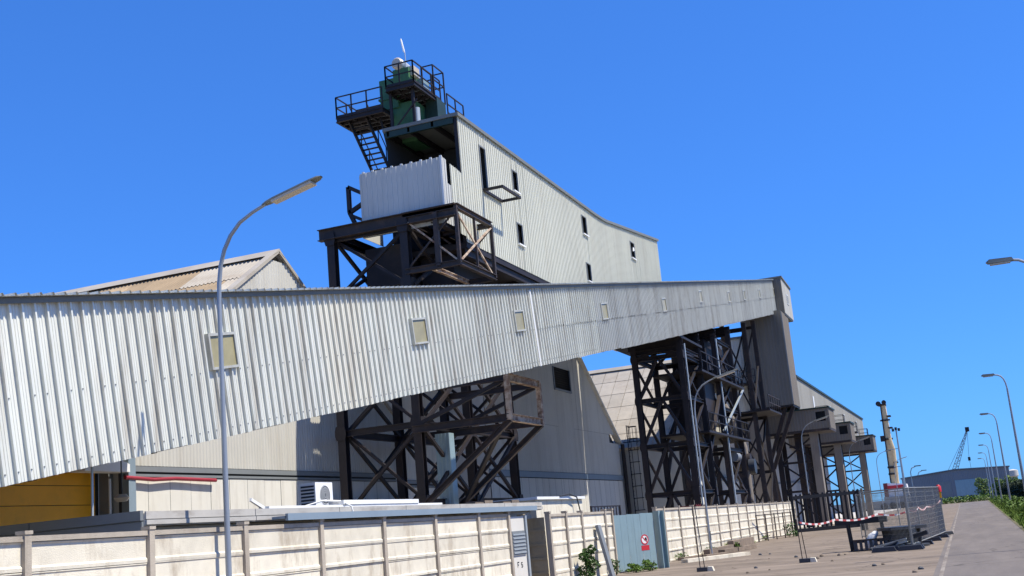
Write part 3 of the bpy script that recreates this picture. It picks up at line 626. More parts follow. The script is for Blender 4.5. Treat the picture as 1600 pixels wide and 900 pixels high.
# gable block (flat, with louvre)
t = thing('gable_block', (WX, 62.6, 0), 'tall grey gable wall with a dark louvre opening below the gallery', 'building')
gy0, gy1 = 62.6, 90.0
def gtop(y):
    return 15.1 if y < 80.1 else max(8.0, 15.1 - (y - 80.1) * 0.717)
lv0 = PX(863, 572, WX); lv1 = PX(891, 612, WX)
brk = sorted(set([round(x, 3) for x in even(gy0, gy1, 2.6)] + [round(lv0.y, 3), round(lv1.y, 3)]))
for a, b in zip(brk[:-1], brk[1:]):
    if a >= lv0.y - 0.01 and b <= lv1.y + 0.01:
        sp = [(a, b, 5.45, lv1.z, lv1.z), (a, b, lv0.z, gtop(a), gtop(b))]
    else:
        mid = 8.6
        sp = [(a + 0.015, b - 0.015, 5.45, min(mid, gtop(b) - .05), min(mid, gtop(b) - 0.05))]
        if gtop(a) > mid: sp.append((a + 0.015, b - 0.015, mid + 0.015, gtop(a), max(gtop(b), mid + 0.05)))
    sheets(t, (WX, 0, 0), (0, 1, 0), (0, 0, 1), sp, 0.325, 0.012, 'box', 'wall_clad')
    for a2, b2 in zip(even(a, b, 1.3)[:-1], even(a, b, 1.3)[1:]):
        link('wall_panel', sheet_mesh(b2 - a2 - 0.03, 0, 5.0, 5.0, 2.4, 0.03, 'flat', 'wall_panel'), t, frame((WX, 0, 0), (0, 1, 0), (0, 0, 1)) @ Matrix.Translation((a2 + 0.015, 0, 0)))
part('wall_core', MB().prism([(WX - 0.5, gy0 + 0.05, 0), (WX - 0.5, gy1 - 0.2, 0), (WX - 0.5, gy1 - 0.2, 7.8), (WX - 0.5, 80.1, 14.8), (WX - 0.5, gy0 + 0.05, 14.8)], (0.25, 0, 0)), 'inside', t)
part('side_wall', MB().box(WX - 12, WX - 0.02, gy0 - 0.03, gy0, 0, 15.0), 'shade_clad', t)
part('trim_band', MB().box(WX, WX + 0.09, gy0, gy1, 5.05, 5.42), 'trim_blue', t)
part('verge_board', MB().beam((WX + 0.0, 80.0, 15.2), (WX + 0.0, gy1 + 0.2, 7.95), 0.5, 0.16), 'wall_panel', t)
lf = part('louvre_frame', MB().box(WX + 0.0, WX + 0.08, lv0.y - 0.12, lv0.y, lv1.z, lv0.z).box(WX, WX + 0.08, lv1.y, lv1.y + 0.12, lv1.z, lv0.z).box(WX, WX + 0.1, lv0.y - 0.12, lv1.y + 0.12, lv1.z - 0.14, lv1.z - 0.01), 'trim_grey', t)
for k in range(9):
    z = lv1.z + 0.1 + k * (lv0.z - lv1.z - 0.2) / 8
    part('louvre_blade', MB().beam((WX - 0.10, lv0.y + 0.02, z), (WX - 0.10, lv1.y - 0.02, z), 0.16, 0.02, (0.6, 0, 1)), 'inside', lf)
# conveyor shed behind the trestle (sloping top)
t = thing('lean_to_shed', (-20.6, 91.0, 0), 'low pale shed wall standing behind the lattice trestle', 'building')
for a, b in zip(even(91.0, 112.0, 1.4)[:-1], even(91.0, 112.0, 1.4)[1:]): part('wall_panel', MB().box(-20.9, -20.6, a + 0.01, b - 0.01, 0, 4.6), 'wall_panel', t)
part('trim_band', MB().box(-20.9, -20.52, 91.0, 112.0, 4.61, 4.85), 'trim_grey', t)
# downpipe and caged ladder in the valley
t = thing('caged_ladder', (WX + 0.5, 90.3, 0), 'dark caged access ladder and downpipe in the valley between warehouses', 'ladder')
m = MB()
for dy in (-0.25, 0.25): m.beam((WX + 0.7, 90.6 + dy, 0), (WX + 0.7, 90.6 + dy, 9.4), 0.06)
part('stile', m, 'steel_dark', t)
for k in range(28): part('rung', MB().beam((WX + 0.7, 90.35, 0.4 + k * 0.31), (WX + 0.7, 90.85, 0.4 + k * 0.31), 0.03), 'steel_dark', t)
for k in range(8):
    z = 2.6 + k * 0.95
    pts = [(WX + 0.7 + 0.75 * math.sin(a), 90.6 + 0.42 * math.cos(a), z) for a in [math.pi * j / 8 for j in range(9)]]
    part('cage_hoop', MB().tube(pts, 0.03, 4), 'steel_dark', t)
for j in range(1, 8, 2):
    a = math.pi * j / 8; part('cage_strap', MB().beam((WX + 0.7 + 0.75 * math.sin(a), 90.6 + 0.42 * math.cos(a), 2.6), (WX + 0.7 + 0.75 * math.sin(a), 90.6 + 0.42 * math.cos(a), 9.2), 0.035), 'steel_dark', t)
part('landing', MB().box(WX + 0.1, WX + 1.6, 90.9, 92.6, 8.0, 8.1), 'steel_dark', t)
part('downpipe', MB().tube([(WX + 0.3, 90.05, 0), (WX + 0.3, 90.05, 7.9)], 0.16, 8), 'steel_dark', t)

# bay with the yellow door, under an unseen roof slab added to shade it
t = thing('covered_bay', (-27, 20, 0), 'yellow sectional door under an unseen bay roof added for shade beside the beige warehouse', 'building')
part('roof', MB().box(-30, -18.5, -6, 31.1, 6.3, 6.6), 'asbestos', t)  # hidden slab, stretched until the door lies fully in its shade
for i in range(6):
    z0 = 2.55 + i * 0.62
    d = part('door_panel', MB().box(-27.0, -26.94, 6, 30.85, z0 + 0.012, z0 + 0.61), 'yellow_door', t)
part('lower_glazing', MB().box(-27.0, -26.96, 6, 30.85, 0, 2.53), 'blue_galv', t)
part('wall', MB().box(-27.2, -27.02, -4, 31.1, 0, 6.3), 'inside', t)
part('post', MB().hbeam((-18.8, 2.0, 0), (-18.8, 2.0, 6.3), 0.25), 'steel_dark', t)
part('door_post', MB().box(-26.9, -26.5, 31.0, 31.2, 0, 6.2), 'trim_grey', t)
part('soffit_beam', MB().prism([(-26.3, 29.0, 4.75), (-26.3, 31.1, 4.75), (-26.3, 31.1, 5.0), (-26.3, 30.6, 5.15), (-26.3, 29.0, 4.85)], (0.6, 0, 0)), 'white_paint', t)
part('corner_pillar', MB().box(-26.1, -25.8, 31.15, 31.5, 0, 7.4), 'trim_blue', t)
part('light_pipe', MB().tube([(-25.6, 30.0, 2.5), (-25.6, 30.0, 4.5)], 0.04, 6), 'frame_white', t)
a = PX(145, 830, -13.9); b = PX(140, 738, -13.9)
single('thin_pole', MB().tube([(-13.9, a.y, 2.4), (-13.9, a.y, 3.75)], 0.022, 6), 'galv', (-13.9, a.y, 2.4), 'thin grey metal pole at the low roof corner before the yellow door', 'pole')
c = PX(190, 778, -22); t = thing('round_lamp', (-22, c.y, c.z), 'round pinkish bulkhead lamp hanging by the yellow door bay', 'lamp')
part('shade', MB().tube([(-22, c.y - 0.0, c.z + 0.10), (-22, c.y, c.z), (-22, c.y, c.z - 0.10)], [0.12, 0.22, 0.14], 14), 'lens', t, True)
part('stem', MB().tube([(-22, c.y, c.z + 0.1), (-22, c.y, 6.3)], 0.02, 5), 'cable', t)
a = PX(197, 749, -29.6); b = PX(345, 756, -29.6)
m = MB().tube([(-25.82, 31.0, 4.58), (-25.8, 32.4, 4.52), (-25.82, 33.6, 4.57), (-25.8, 35.9, 4.53)], 0.068, 10)
single('red_pipe', m, 'red_pipe', (-25.6, 33, 4.5), 'red lagged pipe along the warehouse wall under the trim', 'pipe', smooth=True)

# ================================================================== STEEL SUPPORT TOWER (A)
TA = thing('support_tower', (-22.6, 45.5, 0), 'dark steel support tower standing behind the inclined gallery', 'tower')
xa, xb = -24.4, -20.85; ya, yb, yc_ = 43.0, 48.2, 53.4
for x in (xa, xb):
    for y in (ya, yb, yc_):
        part('column', MB().hbeam((x, y, 0), (x, y, 14.9), 0.36, 0.36, (0, 1, 0)), 'steel_dark', TA)
lev = [0.1, 3.2, 6.4, 9.4, 12.3, 14.9]
def xbrace(p, q, z0, z1, w, mt, T):
    part('brace', MB().beam((p[0], p[1], z0), (q[0], q[1], z1), w, w), mt, T)
    e = Vector((0, 0, 0)); d = (Vector((q[0], q[1], 0)) - Vector((p[0], p[1], 0))).normalized(); e = Vector((-d.y, d.x, 0)) * (w * 1.05)
    part('brace', MB().beam(Vector((q[0], q[1], z0)) + e, Vector((p[0], p[1], z1)) + e, w, w), mt, T)
for z0, z1 in zip(lev[:-1], lev[1:]):
    for y in (ya, yb, yc_):
        xbrace((xa, y + 0.24), (xb, y + 0.24), z0, z1, 0.13, 'steel_dark', TA)
        part('tie_beam', MB().hbeam((xa, y, z1), (xb, y, z1), 0.2, 0.26), 'steel_dark', TA)
    for x in (xa, xb):
        for y0, y1 in ((ya, yb), (yb, yc_)):
            xbrace((x + 0.24, y0), (x + 0.24, y1), z0, z1, 0.14, 'steel_dark', TA)
            part('tie_beam', MB().hbeam((x, y0, z1), (x, y1, z1), 0.24, 0.30), 'steel_dark', TA)
gus = MB().prism([(-0.2, 0, -0.3), (0.2, 0, -0.3), (0.26, 0, -0.1), (0.26, 0, 0.1), (0.2, 0, 0.3), (-0.2, 0, 0.3), (-0.26, 0, 0.1), (-0.26, 0, -0.1)], (0, 0.02, 0)).mesh('gusset', 'steel_dark')
for z in lev[1:]:
    for x in (xa, xb): link('gusset', gus, TA, Matrix.Translation((x, ya - 0.245, z)))
    for y in (ya, yb, yc_): link('gusset', gus, TA, Matrix.Translation((xb + 0.25, y, z)) @ Matrix.Rotation(R(90), 4, 'Z'))
# top main beams and platform frame
part('main_beam', MB().hbeam((-24.95, ya - 0.15, 15.13), (-18.35, ya - 0.15, 15.13), 0.35, 0.5), 'steel_brown', TA)
part('main_beam', MB().hbeam((-24.95, yb, 15.13), (-19.3, yb, 15.13), 0.35, 0.5), 'steel_dark', TA)
for x in (xa, xb, -19.45): part('main_beam', MB().hbeam((x, ya, 15.05), (x, yc_ + 2, 15.05), 0.3, 0.5), 'steel_dark', TA)
cxo, cxi = -18.35, xb
cy_0, cy_1 = 42.85, 46.7
for y in (cy_0, cy_1):
    part('cage_post', MB().beam((cxo, y, 12.85), (cxo, y, 15.3), 0.14), 'steel_brown', TA)
    part('cage_beam', MB().hbeam((cxo, y, 12.85), (cxi, y, 12.85), 0.2, 0.24), 'steel_brown', TA)
    part('cage_beam', MB().hbeam((cxo, y, 15.3), (cxi, y, 15.3), 0.2, 0.24), 'steel_brown', TA)
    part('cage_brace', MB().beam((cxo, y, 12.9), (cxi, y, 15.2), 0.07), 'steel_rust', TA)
    part('cage_brace', MB().beam((cxo, y + 0.08, 15.2), (cxi, y + 0.08, 12.9), 0.07), 'steel_brown', TA)
part('cage_post', MB().beam(((cxo + cxi) / 2 + 0.3, cy_0, 12.85), ((cxo + cxi) / 2 + 0.3, cy_0, 15.2), 0.2), 'steel_brown', TA)
part('cage_post', MB().beam((cxo, (cy_0 + cy_1) / 2, 12.85), (cxo, (cy_0 + cy_1) / 2, 15.2), 0.09), 'steel_brown', TA)
for z in (12.85, 15.3): part('cage_beam', MB().hbeam((cxo, cy_0, z), (cxo, cy_1, z), 0.2, 0.24), 'steel_brown', TA)
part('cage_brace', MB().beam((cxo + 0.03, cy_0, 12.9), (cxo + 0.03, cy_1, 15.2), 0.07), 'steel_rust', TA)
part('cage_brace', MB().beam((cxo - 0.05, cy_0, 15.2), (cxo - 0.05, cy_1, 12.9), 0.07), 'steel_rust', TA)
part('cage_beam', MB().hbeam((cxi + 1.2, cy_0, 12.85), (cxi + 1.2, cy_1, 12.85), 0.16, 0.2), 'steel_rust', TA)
# dark machinery in the head of the tower
for (x0, x1, y0, y1, z0, z1) in [(-23.6, -21.8, 44.5, 47.5, 12.0, 14.6), (-21.6, -20.0, 46.0, 49.5, 12.6, 14.6), (-23.9, -23.0, 45.5, 47.5, 10.0, 12.0)]:
    part('machine_housing', MB().box(x0, x1, y0, y1, z0, z1), 'steel_dark', TA)
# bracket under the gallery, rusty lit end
bz0, bz1 = 6.15, 7.75
bx = -16.55
for y in (42.4, 46.0):
    part('bracket_beam', MB().hbeam((bx, y, bz0), (xb, y, bz0), 0.22, 0.3), 'steel_brown', TA)
    part('bracket_beam', MB().hbeam((bx, y, bz1), (xb, y, bz1), 0.2, 0.26), 'steel_brown', TA)
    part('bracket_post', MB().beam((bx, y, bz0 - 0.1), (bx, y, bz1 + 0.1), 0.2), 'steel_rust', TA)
    part('bracket_strut', MB().hbeam((bx, y, bz0 - 0.1), (xb + 0.1, y, 2.9), 0.2, 0.22), 'steel_brown', TA)
    part('bracket_strut', MB().beam((bx - 0.2, y + 0.1, bz1 - 0.1), (xb, y + 0.1, bz0 + 0.1), 0.16), 'steel_dark', TA)
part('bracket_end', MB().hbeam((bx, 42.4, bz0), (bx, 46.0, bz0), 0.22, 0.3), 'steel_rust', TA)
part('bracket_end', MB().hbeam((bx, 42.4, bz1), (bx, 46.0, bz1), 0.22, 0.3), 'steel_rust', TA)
part('bracket_strut', MB().beam((bx - 0.4, 42.5, bz0 - 0.3), (xb + 0.4, 46, 3.0), 0.16), 'steel_dark', TA)
# pale blue casing
c0 = PY(681, 700, 45.0); c1 = PY(703, 700, 45.0)
t = thing('elevator_casing', (c0.x, 45, 0), 'pale blue ribbed elevator casing rising through the steel tower', 'casing')
for a, b in zip(even(c0.x, c1.x, 0.35)[:-1], even(c0.x, c1.x, 0.35)[1:]): sheets(t, (0, 45.0, 0), (1, 0, 0), (0, 0, 1), [(a, b, 0, 6.1, 6.1)], 0.17, 0.02, 'box', 'blue_galv')
part('body', MB().box(c0.x, c1.x, 45.01, 45.5, 0, 6.1), 'blue_galv', t)
# ================================================================== UPPER HOUSE
UX = -19.0; uy0, uy1 = 45.35, 81.7; uz0 = 14.35; UW = 3.6
UH = thing('upper_house', (UX, uy0, uz0), 'cream ribbed metal conveyor house raised high on the steel tower', 'building')
def utop(y): return 20.2 if y < 65.5 else (20.2 + (y - 65.5) * 0.045 * min(1, (y - 65.5) / 3) if y < 68 else 20.29 + (y - 68) * 0.115)
ubot = lambda y: uz0 if y < 62 else uz0 + (y - 62) * 0.10
holes = [(47.70, 48.36, 17.38, 19.48), (51.83, 52.5, 18.35, 19.40), (51.84, 52.55, 15.6, 16.65), (63.0, 63.8, 18.5, 19.6), (63.0, 63.75, 15.65, 16.7), (73.65, 74.6, 19.1, 20.2)]
brk = sorted(set([round(v, 3) for v in even(uy0, uy1, 1.0)] + [h[0] for h in holes] + [h[1] for h in holes]))
brk2 = [brk[0]]
for v in brk[1:]:
    hv = any(abs(v - h[i]) < 1e-6 for h in holes for i in (0, 1))
    if v - brk2[-1] < 0.3 and not hv: continue
    brk2.append(v)
for a, b in zip(brk2[:-1], brk2[1:]):
    hs_ = sorted([h for h in holes if a >= h[0] - 1e-3 and b <= h[1] + 1e-3], key=lambda h: h[2])
    z = ubot(a); zb = ubot(b); first = True
    for h in hs_:
        sheets(UH, (UX, 0, 0), (0, 1, 0), (0, 0, 1), [(a, b, z, h[2], h[2])], 0.25, 0.03, 'trap', 'cream_clad'); z = h[3]; zb = z
    sheets(UH, (UX, 0, 0), (0, 1, 0), (0, 0, 1), [(a, b, z, utop(a), utop(b), zb)], 0.25, 0.03, 'trap', 'cream_clad')
# low sheet in front of the house end
sheets(UH, (UX, 0, 0), (0, 1, 0), (0, 0, 1), [(44.1, 44.75, 15.3, 17.62, 17.58), (44.75, uy0, 14.6, 17.58, 17.5)], 0.25, 0.03, 'trap', 'cream_clad')
for k, (y0, y1, z0, z1) in enumerate(holes):
    if k == 0:
        wf = part('doorway', MB().box(UX - 0.02, UX + 0.045, y0 - 0.06, y0, z0, z1).box(UX - 0.02, UX + 0.045, y1, y1 + 0.06, z0, z1).box(UX - 0.02, UX + 0.045, y0 - 0.06, y1 + 0.06, z1, z1 + 0.06), 'trim_grey', UH)
    else:
        wf = part('window_frame', MB().box(UX - 0.02, UX + 0.05, y0 - 0.05, y0, z0, z1).box(UX - 0.02, UX + 0.05, y1, y1 + 0.05, z0, z1).box(UX - 0.02, UX + 0.05, y0 - 0.05, y1 + 0.05, z1, z1 + 0.05), 'trim_grey', UH)
        part('sill', MB().box(UX - 0.02, UX + 0.12, y0 - 0.08, y1 + 0.08, z0 - 0.07, z0), 'white_paint', wf)
        part('pane', MB().box(UX - 0.13, UX - 0.11, y0 - 0.05, y1 + 0.05, z0 - 0.05, z1 + 0.05), 'pane_dark', wf)
        if k == 5: part('bent_flap', MB().prism([(UX + 0.03, y0 + 0.45, z0 + 0.5), (UX + 0.03, y0 + 0.9, z0 + 0.62), (UX + 0.03, y0 + 0.85, z0 + 0.82), (UX + 0.03, y0 + 0.55, z0 + 0.8)], (0.02, 0, 0)), 'white_paint', wf)
# roof in lengths, back wall, floor
ry = [uy0 - 0.15, 50, 55, 60, 65.5, 67, 68, 70, 73, 76, 79, uy1 + 0.1]
for a, b in zip(ry[:-1], ry[1:]):
    part('roof_length', MB().prism([(UX - UW - 0.1, a, utop(a)), (UX - UW - 0.1, b - 0.004, utop(b)), (UX - UW - 0.1, b - 0.004, utop(b) + 0.16), (UX - UW - 0.1, a, utop(a) + 0.16)], (UW + 0.22, 0, 0)), 'roof_edge', UH)
part('back_wall', MB().raw([(UX - UW, uy0, uz0), (UX - UW, uy1, ubot(uy1)), (UX - UW, uy1, utop(uy1)), (UX - UW, uy0, 20.19)], [(0, 1, 2, 3)]), 'inside', UH)
part('end_wall', MB().box(UX - UW, UX - 0.02, uy1 - 0.04, uy1, ubot(uy1), utop(uy1)), 'cream_clad', UH)
part('inner_wall', MB().box(UX - UW + 0.05, UX - 0.15, 49.0, 49.05, uz0, 20.1), 'inside', UH)
for a, b in zip((uy0, 62.0), (62.0, uy1)):
    part('floor', MB().prism([(UX - UW, a, ubot(a) - 0.25), (UX - UW, b - 0.005, ubot(b) - 0.25), (UX - UW, b - 0.005, ubot(b) - 0.004), (UX - UW, a, ubot(a) - 0.004)], (UW - 0.02, 0, 0)), 'steel_dark', UH)
    part('bottom_girder', MB().hbeam((UX - 0.12, a, ubot(a) - 0.45), (UX - 0.12, b - 0.01, ubot(b) - 0.45), 0.25, 0.4), 'steel_dark', UH)
    part('bottom_girder', MB().hbeam((UX - UW + 0.1, a, ubot(a) - 0.45), (UX - UW + 0.1, b - 0.01, ubot(b) - 0.45), 0.25, 0.4), 'steel_dark', UH)
for k in range(10): part('floor_beam', MB().hbeam((UX - UW + 0.2, 46.5 + 3.5 * k, ubot(46.5 + 3.5 * k) - 0.42), (UX - 0.25, 46.5 + 3.5 * k, ubot(46.5 + 3.5 * k) - 0.42), 0.18, 0.28), 'steel_dark', UH)
part('front_post', MB().box(UX - 0.16, UX - 0.01, uy0 - 0.05, uy0 + 0.12, uz0, 20.15), 'steel_dark', UH)
for x in (UX - 1.2, UX - 2.4, UX - UW + 0.15): part('roof_purlin', MB().box(x - 0.06, x + 0.06, uy0 - 0.1, 49, 19.95, 20.18), 'steel_dark', UH)
part('eave_beam', MB().box(UX - UW, UX - 0.17, uy0 - 0.1, uy0 + 0.05, 19.9, 20.18), 'dark_green', UH)
# balcony below the doorway
bal = part('balcony', MB().box(UX + 0.04, UX + 1.05, 47.65, 47.75, 17.25, 17.37).box(UX + 0.04, UX + 1.05, 49.9, 50.0, 17.25, 17.37).box(UX + 0.95, UX + 1.05, 47.75, 49.9, 17.25, 17.37).box(UX + 0.04, UX + 0.12, 47.75, 49.9, 17.25, 17.37), 'steel_dark', UH)
# box added beyond the far end of the house to shade the gable wall
t = thing('shade_gallery', (-22, 82, 15.9), 'plain grey box added beyond the upper house to shade the gable wall', 'building')
lx0, lx1, ly_0, ly_1, lz0, lz1 = -25.9, -18.2, 82.0, 92.0, 15.7, 18.2
for a, b in zip(even(ly_0, ly_1, 1.0)[:-1], even(ly_0, ly_1, 1.0)[1:]): sheets(t, (lx1, 0, 0), (0, 1, 0), (0, 0, 1), [(a, b, lz0, lz1, lz1)], 0.25, 0.02, 'box', 'grey_clad')
part('body', MB().box(lx0, lx1 - 0.01, ly_0, ly_1, lz0, lz1), 'grey_clad', t)
part('roof', MB().box(lx0 - 0.1, lx1 + 0.1, ly_0 - 0.02, ly_1 + 0.1, lz1 + 0.002, lz1 + 0.12), 'roof_edge', t)
# clad box in front of the tower head
t = thing('clad_box', (-21, 43.2, 15.4), 'pale grey ribbed sheet box standing on the steel platform', 'enclosure')
for a, b in zip(even(-22.92, -18.98, 0.49)[:-1], even(-22.92, -18.98, 0.49)[1:]):
    sheets(t, (0, 43.15, 0), (1, 0, 0), (0, 0, 1), [(a, b, 14.75, 17.66, 17.68)], 0.245, 0.03, 'trap', 'shade_clad')
sheets(t, (-18.96, 0, 0), (0, 1, 0), (0, 0, 1), [(43.13, 43.62, 14.75, 17.7, 17.66), (43.62, 43.95, 14.75, 16.6, 16.58)], 0.245, 0.03, 'trap', 'shade_clad')
part('corner_trim', MB().box(-19.02, -18.93, 43.10, 43.14, 14.75, 17.7), 'frame_white', t)
part('back', MB().box(-22.9, -19.0, 43.2, 43.24, 14.75, 17.6), 'inside', t)
part('side_panel', MB().box(-22.95, -22.92, 43.15, 45.0, 14.75, 17.6), 'shade_clad', t)
for k in range(9): part('top_clip', MB().box(-22.8 + k * 0.47, -22.7 + k * 0.47, 43.12, 43.19, 17.66, 17.73), 'frame_white', t)
# side bracket, left of the box
t = thing('side_bracket', (-24.0, 44.5, 15.3), 'dark triangular steel bracket on the back corner of the platform', 'bracket')
pts = [(-24.15, 17.6), (-24.15, 16.4), (-23.7, 15.35), (-23.0, 16.9)]
for (i, j) in [(0, 1), (1, 2), (0, 3), (1, 3)]:
    part('bar', MB().beam((pts[i][0], 44.3, pts[i][1]), (pts[j][0], 44.3, pts[j][1]), 0.17), 'steel_dark', t)
part('bar', MB().beam((-24.15, 44.3, 16.3), (-22.9, 44.3, 15.6), 0.14), 'steel_dark', t)

# ================================================================== BUCKET ELEVATOR HEAD, PLATFORMS, STAIR
EH = thing('bucket_elevator', (-22.1, 46.4, 17.5), 'green bucket elevator head rising above the upper house roof', 'elevator')
part('casing', MB().box(-22.75, -21.6, 46.6, 48.0, 20.0, 22.0), 'green_paint', EH)
part('head_box', MB().prism([(-23.35, 46.5, 21.8), (-22.4, 46.5, 21.8), (-22.4, 46.5, 23.1), (-22.6, 46.5, 23.3), (-23.35, 46.5, 23.3)], (0, 1.5, 0)), 'green_paint', EH)
part('flange', MB().box(-23.42, -22.36, 46.44, 48.06, 22.28, 22.38), 'green_paint', EH)
part('rear_duct', MB().box(-21.5, -20.9, 47.6, 48.6, 20.3, 22.3), 'dark_green', EH)
part('duct', MB().tube([(-21.35, 46.2, 20.4), (-21.35, 46.2, 21.4)], 0.16, 10), 'galv', EH, True)
part('brace', MB().beam((-22.2, 45.6, 20.4), (-21.0, 45.6, 21.6), 0.06), 'steel_dark', EH)
mt_ = part('motor', MB().tube([(-21.9, 45.6, 23.55), (-21.9, 45.7, 23.55), (-21.9, 46.5, 23.55)], [0.2, 0.29, 0.29], 16), 'galv', EH, True)
part('fan_cowl', MB().tube([(-21.9, 45.52, 23.55), (-21.9, 45.6, 23.55)], [0.22, 0.29], 16), 'lens', mt_, True)
part('motor_plinth', MB().box(-22.2, -21.4, 45.7, 46.6, 22.4, 23.30), 'green_paint', EH)
part('gearbox', MB().box(-21.55, -21.2, 45.9, 46.5, 22.95, 23.4), 'lens', EH)
part('blue_drive', MB().box(-21.4, -21.1, 46.6, 47.3, 22.4, 23.0), 'blue_galv', EH)
t = thing('antenna', (-21.6, 46, 23.2), 'white whip antenna mast on top of the elevator head', 'antenna')
part('mast', MB().tube([(-21.55, 45.85, 22.9), (-21.58, 45.85, 24.1)], 0.025, 6), 'galv', t)
part('radome', MB().tube([(-21.58, 45.85, 24.1), (-21.62, 45.85, 24.2), (-21.72, 45.85, 24.75), (-21.73, 45.85, 24.85)], [0.025, 0.05, 0.045, 0.015], 8), 'white_paint', t, True)
def platform(label, x0, x1, y0, y1, z, sides, h=1.05, nx=3, ny=4):
    t = thing('platform', (x0, y0, z), label, 'platform')
    fr_ = MB()
    for (p, q) in [((x0, y0), (x1, y0)), ((x1, y0), (x1, y1)), ((x1, y1), (x0, y1)), ((x0, y1), (x0, y0))]:
        part('edge_beam', MB().hbeam((p[0], p[1], z - 0.1), (q[0], q[1], z - 0.1), 0.12, 0.22), 'steel_dark', t)
    for k in range(1, ny): part('joist', MB().beam((x0, y0 + (y1 - y0) * k / ny, z - 0.12), (x1, y0 + (y1 - y0) * k / ny, z - 0.12), 0.09, 0.16), 'steel_dark', t)
    for k in range(1, nx): part('joist', MB().beam((x0 + (x1 - x0) * k / nx, y0, z - 0.13), (x0 + (x1 - x0) * k / nx, y1, z - 0.13), 0.08, 0.12), 'steel_dark', t)
    part('grating', MB().box(x0, x1, y0, y1, z + 0.012, z + 0.03), 'galv', t)
    for s in sides:
        p, q = {'f': ((x0, y0), (x1, y0)), 'r': ((x1, y0), (x1, y1)), 'b': ((x0, y1), (x1, y1)), 'l': ((x0, y0), (x0, y1))}[s]
        n = max(2, round(math.dist(p, q) / 0.95)); 
        for k in range(n + 1):
            u = k / n; part('rail_post', MB().beam((p[0] + (q[0] - p[0]) * u, p[1] + (q[1] - p[1]) * u, z), (p[0] + (q[0] - p[0]) * u, p[1] + (q[1] - p[1]) * u, z + h), 0.055), 'steel_dark', t)
        for zz in (h / 2, h): part('rail', MB().beam((p[0], p[1], z + zz), (q[0], q[1], z + zz), 0.05), 'steel_dark', t)
        part('toe_board', MB().beam((p[0], p[1], z + 0.07), (q[0], q[1], z + 0.07), 0.015, 0.13), 'steel_dark', t)
    return t
platform('railed lower platform reaching out beside the green elevator head', -25.25, -22.8, 45.6, 47.6, 21.55, 'flb')
platform('railed upper platform around the motor of the elevator head', -22.43, -21.0, 45.35, 48.3, 22.36, 'flr', ny=5, nx=3)
t = platform('narrow railed side platform above the upper house roof', -21.1, -20.2, 47.2, 49.1, 21.15, 'r')
for (x, y) in ((-22.4, 45.7), (-21.25, 45.7), (-21.25, 48.2), (-20.25, 48.95), (-20.25, 47.4)):
    part('leg', MB().beam((x, y, 20.3), (x, y, 22.3 if x < -21.2 else 21.1), 0.12), 'steel_dark', t)
# tall gate frame on the upper platform
t = thing('hoist_frame', (-20.6, 48.2, 22.3), 'open steel hoist frame at the end of the upper platform', 'frame')
hq = [(-21.55, 47.5), (-20.95, 47.5), (-20.95, 48.7), (-21.55, 48.7)]
for (x, y) in hq: part('post', MB().beam((x, y, 22.3), (x, y, 23.95), 0.06), 'steel_dark', t)
for z in (23.2, 23.95):
    for p, q in zip(hq, hq[1:] + hq[:1]): part('bar', MB().beam((*p, z), (*q, z), 0.05), 'steel_dark', t)
# stair
t = thing('access_stair', (-23.4, 46, 17.9), 'steep open steel stair hanging from the lower platform', 'stair')
p0 = Vector((-24.78, 45.95, 21.42)); p1 = Vector((-24.78, 48.9, 18.55)); wv = Vector((0.92, 0, 0))
for q in (0, 1): part('stringer', MB().beam(p0 + wv * q, p1 + wv * q, 0.07, 0.2), 'steel_dark', t)
for k in range(14):
    c = p0.lerp(p1, (k + 0.6) / 14.2); part('tread', MB().beam(c + Vector((0.03, 0, 0)), c + wv - Vector((0.03, 0, 0)), 0.16, 0.03), 'steel_dark', t)
for q in (0, 1):
    part('handrail', MB().beam(p0 + wv * q + Vector((0, 0, 0.85)), p1 + wv * q + Vector((0, 0, 0.85)), 0.04), 'steel_dark', t)
    for k in range(4): c = p0.lerp(p1, (k + 0.5) / 4) + wv * q; part('baluster', MB().beam(c, c + Vector((0, 0, 0.85)), 0.04), 'steel_dark', t)
part('support', MB().beam((-22.7, 49.4, 17.4), (-24.5, 49.4, 18.45), 0.08), 'steel_dark', t)
part('support', MB().beam((-23.3, 46.3, 21.4), (-22.75, 46.3, 18.4), 0.08), 'steel_dark', t)
part('landing', MB().box(-24.85, -22.7, 48.85, 49.9, 18.42, 18.52), 'steel_dark', t)

# ================================================================== LATTICE TRESTLE (B)
TB = thing('lattice_trestle', (-15, 68, 0), 'dark lattice steel trestle carrying the high part of the inclined gallery', 'trestle')
bxa, bxb = -16.35, -13.75; bys = [61.5, 66.0, 71.2, 76.4]
def gbot(y): return 0.98 + (y - 2.0) * 0.1765 - 0.12
for y in bys:
    for x in (bxa, bxb): part('column', MB().hbeam((x, y, 0), (x, y, gbot(y) - 0.3), 0.30, 0.30, (0, 1, 0)), 'steel_dark' if y < 70 else 'steel_brown', TB)
    part('cap_beam', MB().hbeam((bxa - 0.3, y, gbot(y) - 0.28), (bxb + 0.2, y, gbot(y) - 0.28), 0.3, 0.4), 'steel_dark', TB)
blev = [0.2, 3.0, 5.6, 8.1, 10.4]
for y in bys:
    lv = [z for z in blev if z < gbot(y) - 0.8] + [gbot(y) - 0.6]
    for z0, z1 in zip(lv[:-1], lv[1:]):
        zm = (bxa + bxb) / 2
        part('brace', MB().beam((bxa, y + 0.0, z0), (zm, y, z1), 0.15), 'steel_dark', TB)
        part('brace', MB().beam((bxb, y + 0.0, z0), (zm, y, z1), 0.15), 'steel_dark', TB)
        part('tie_beam', MB().hbeam((bxa, y, z1), (bxb, y, z1), 0.2, 0.24), 'steel_dark', TB)
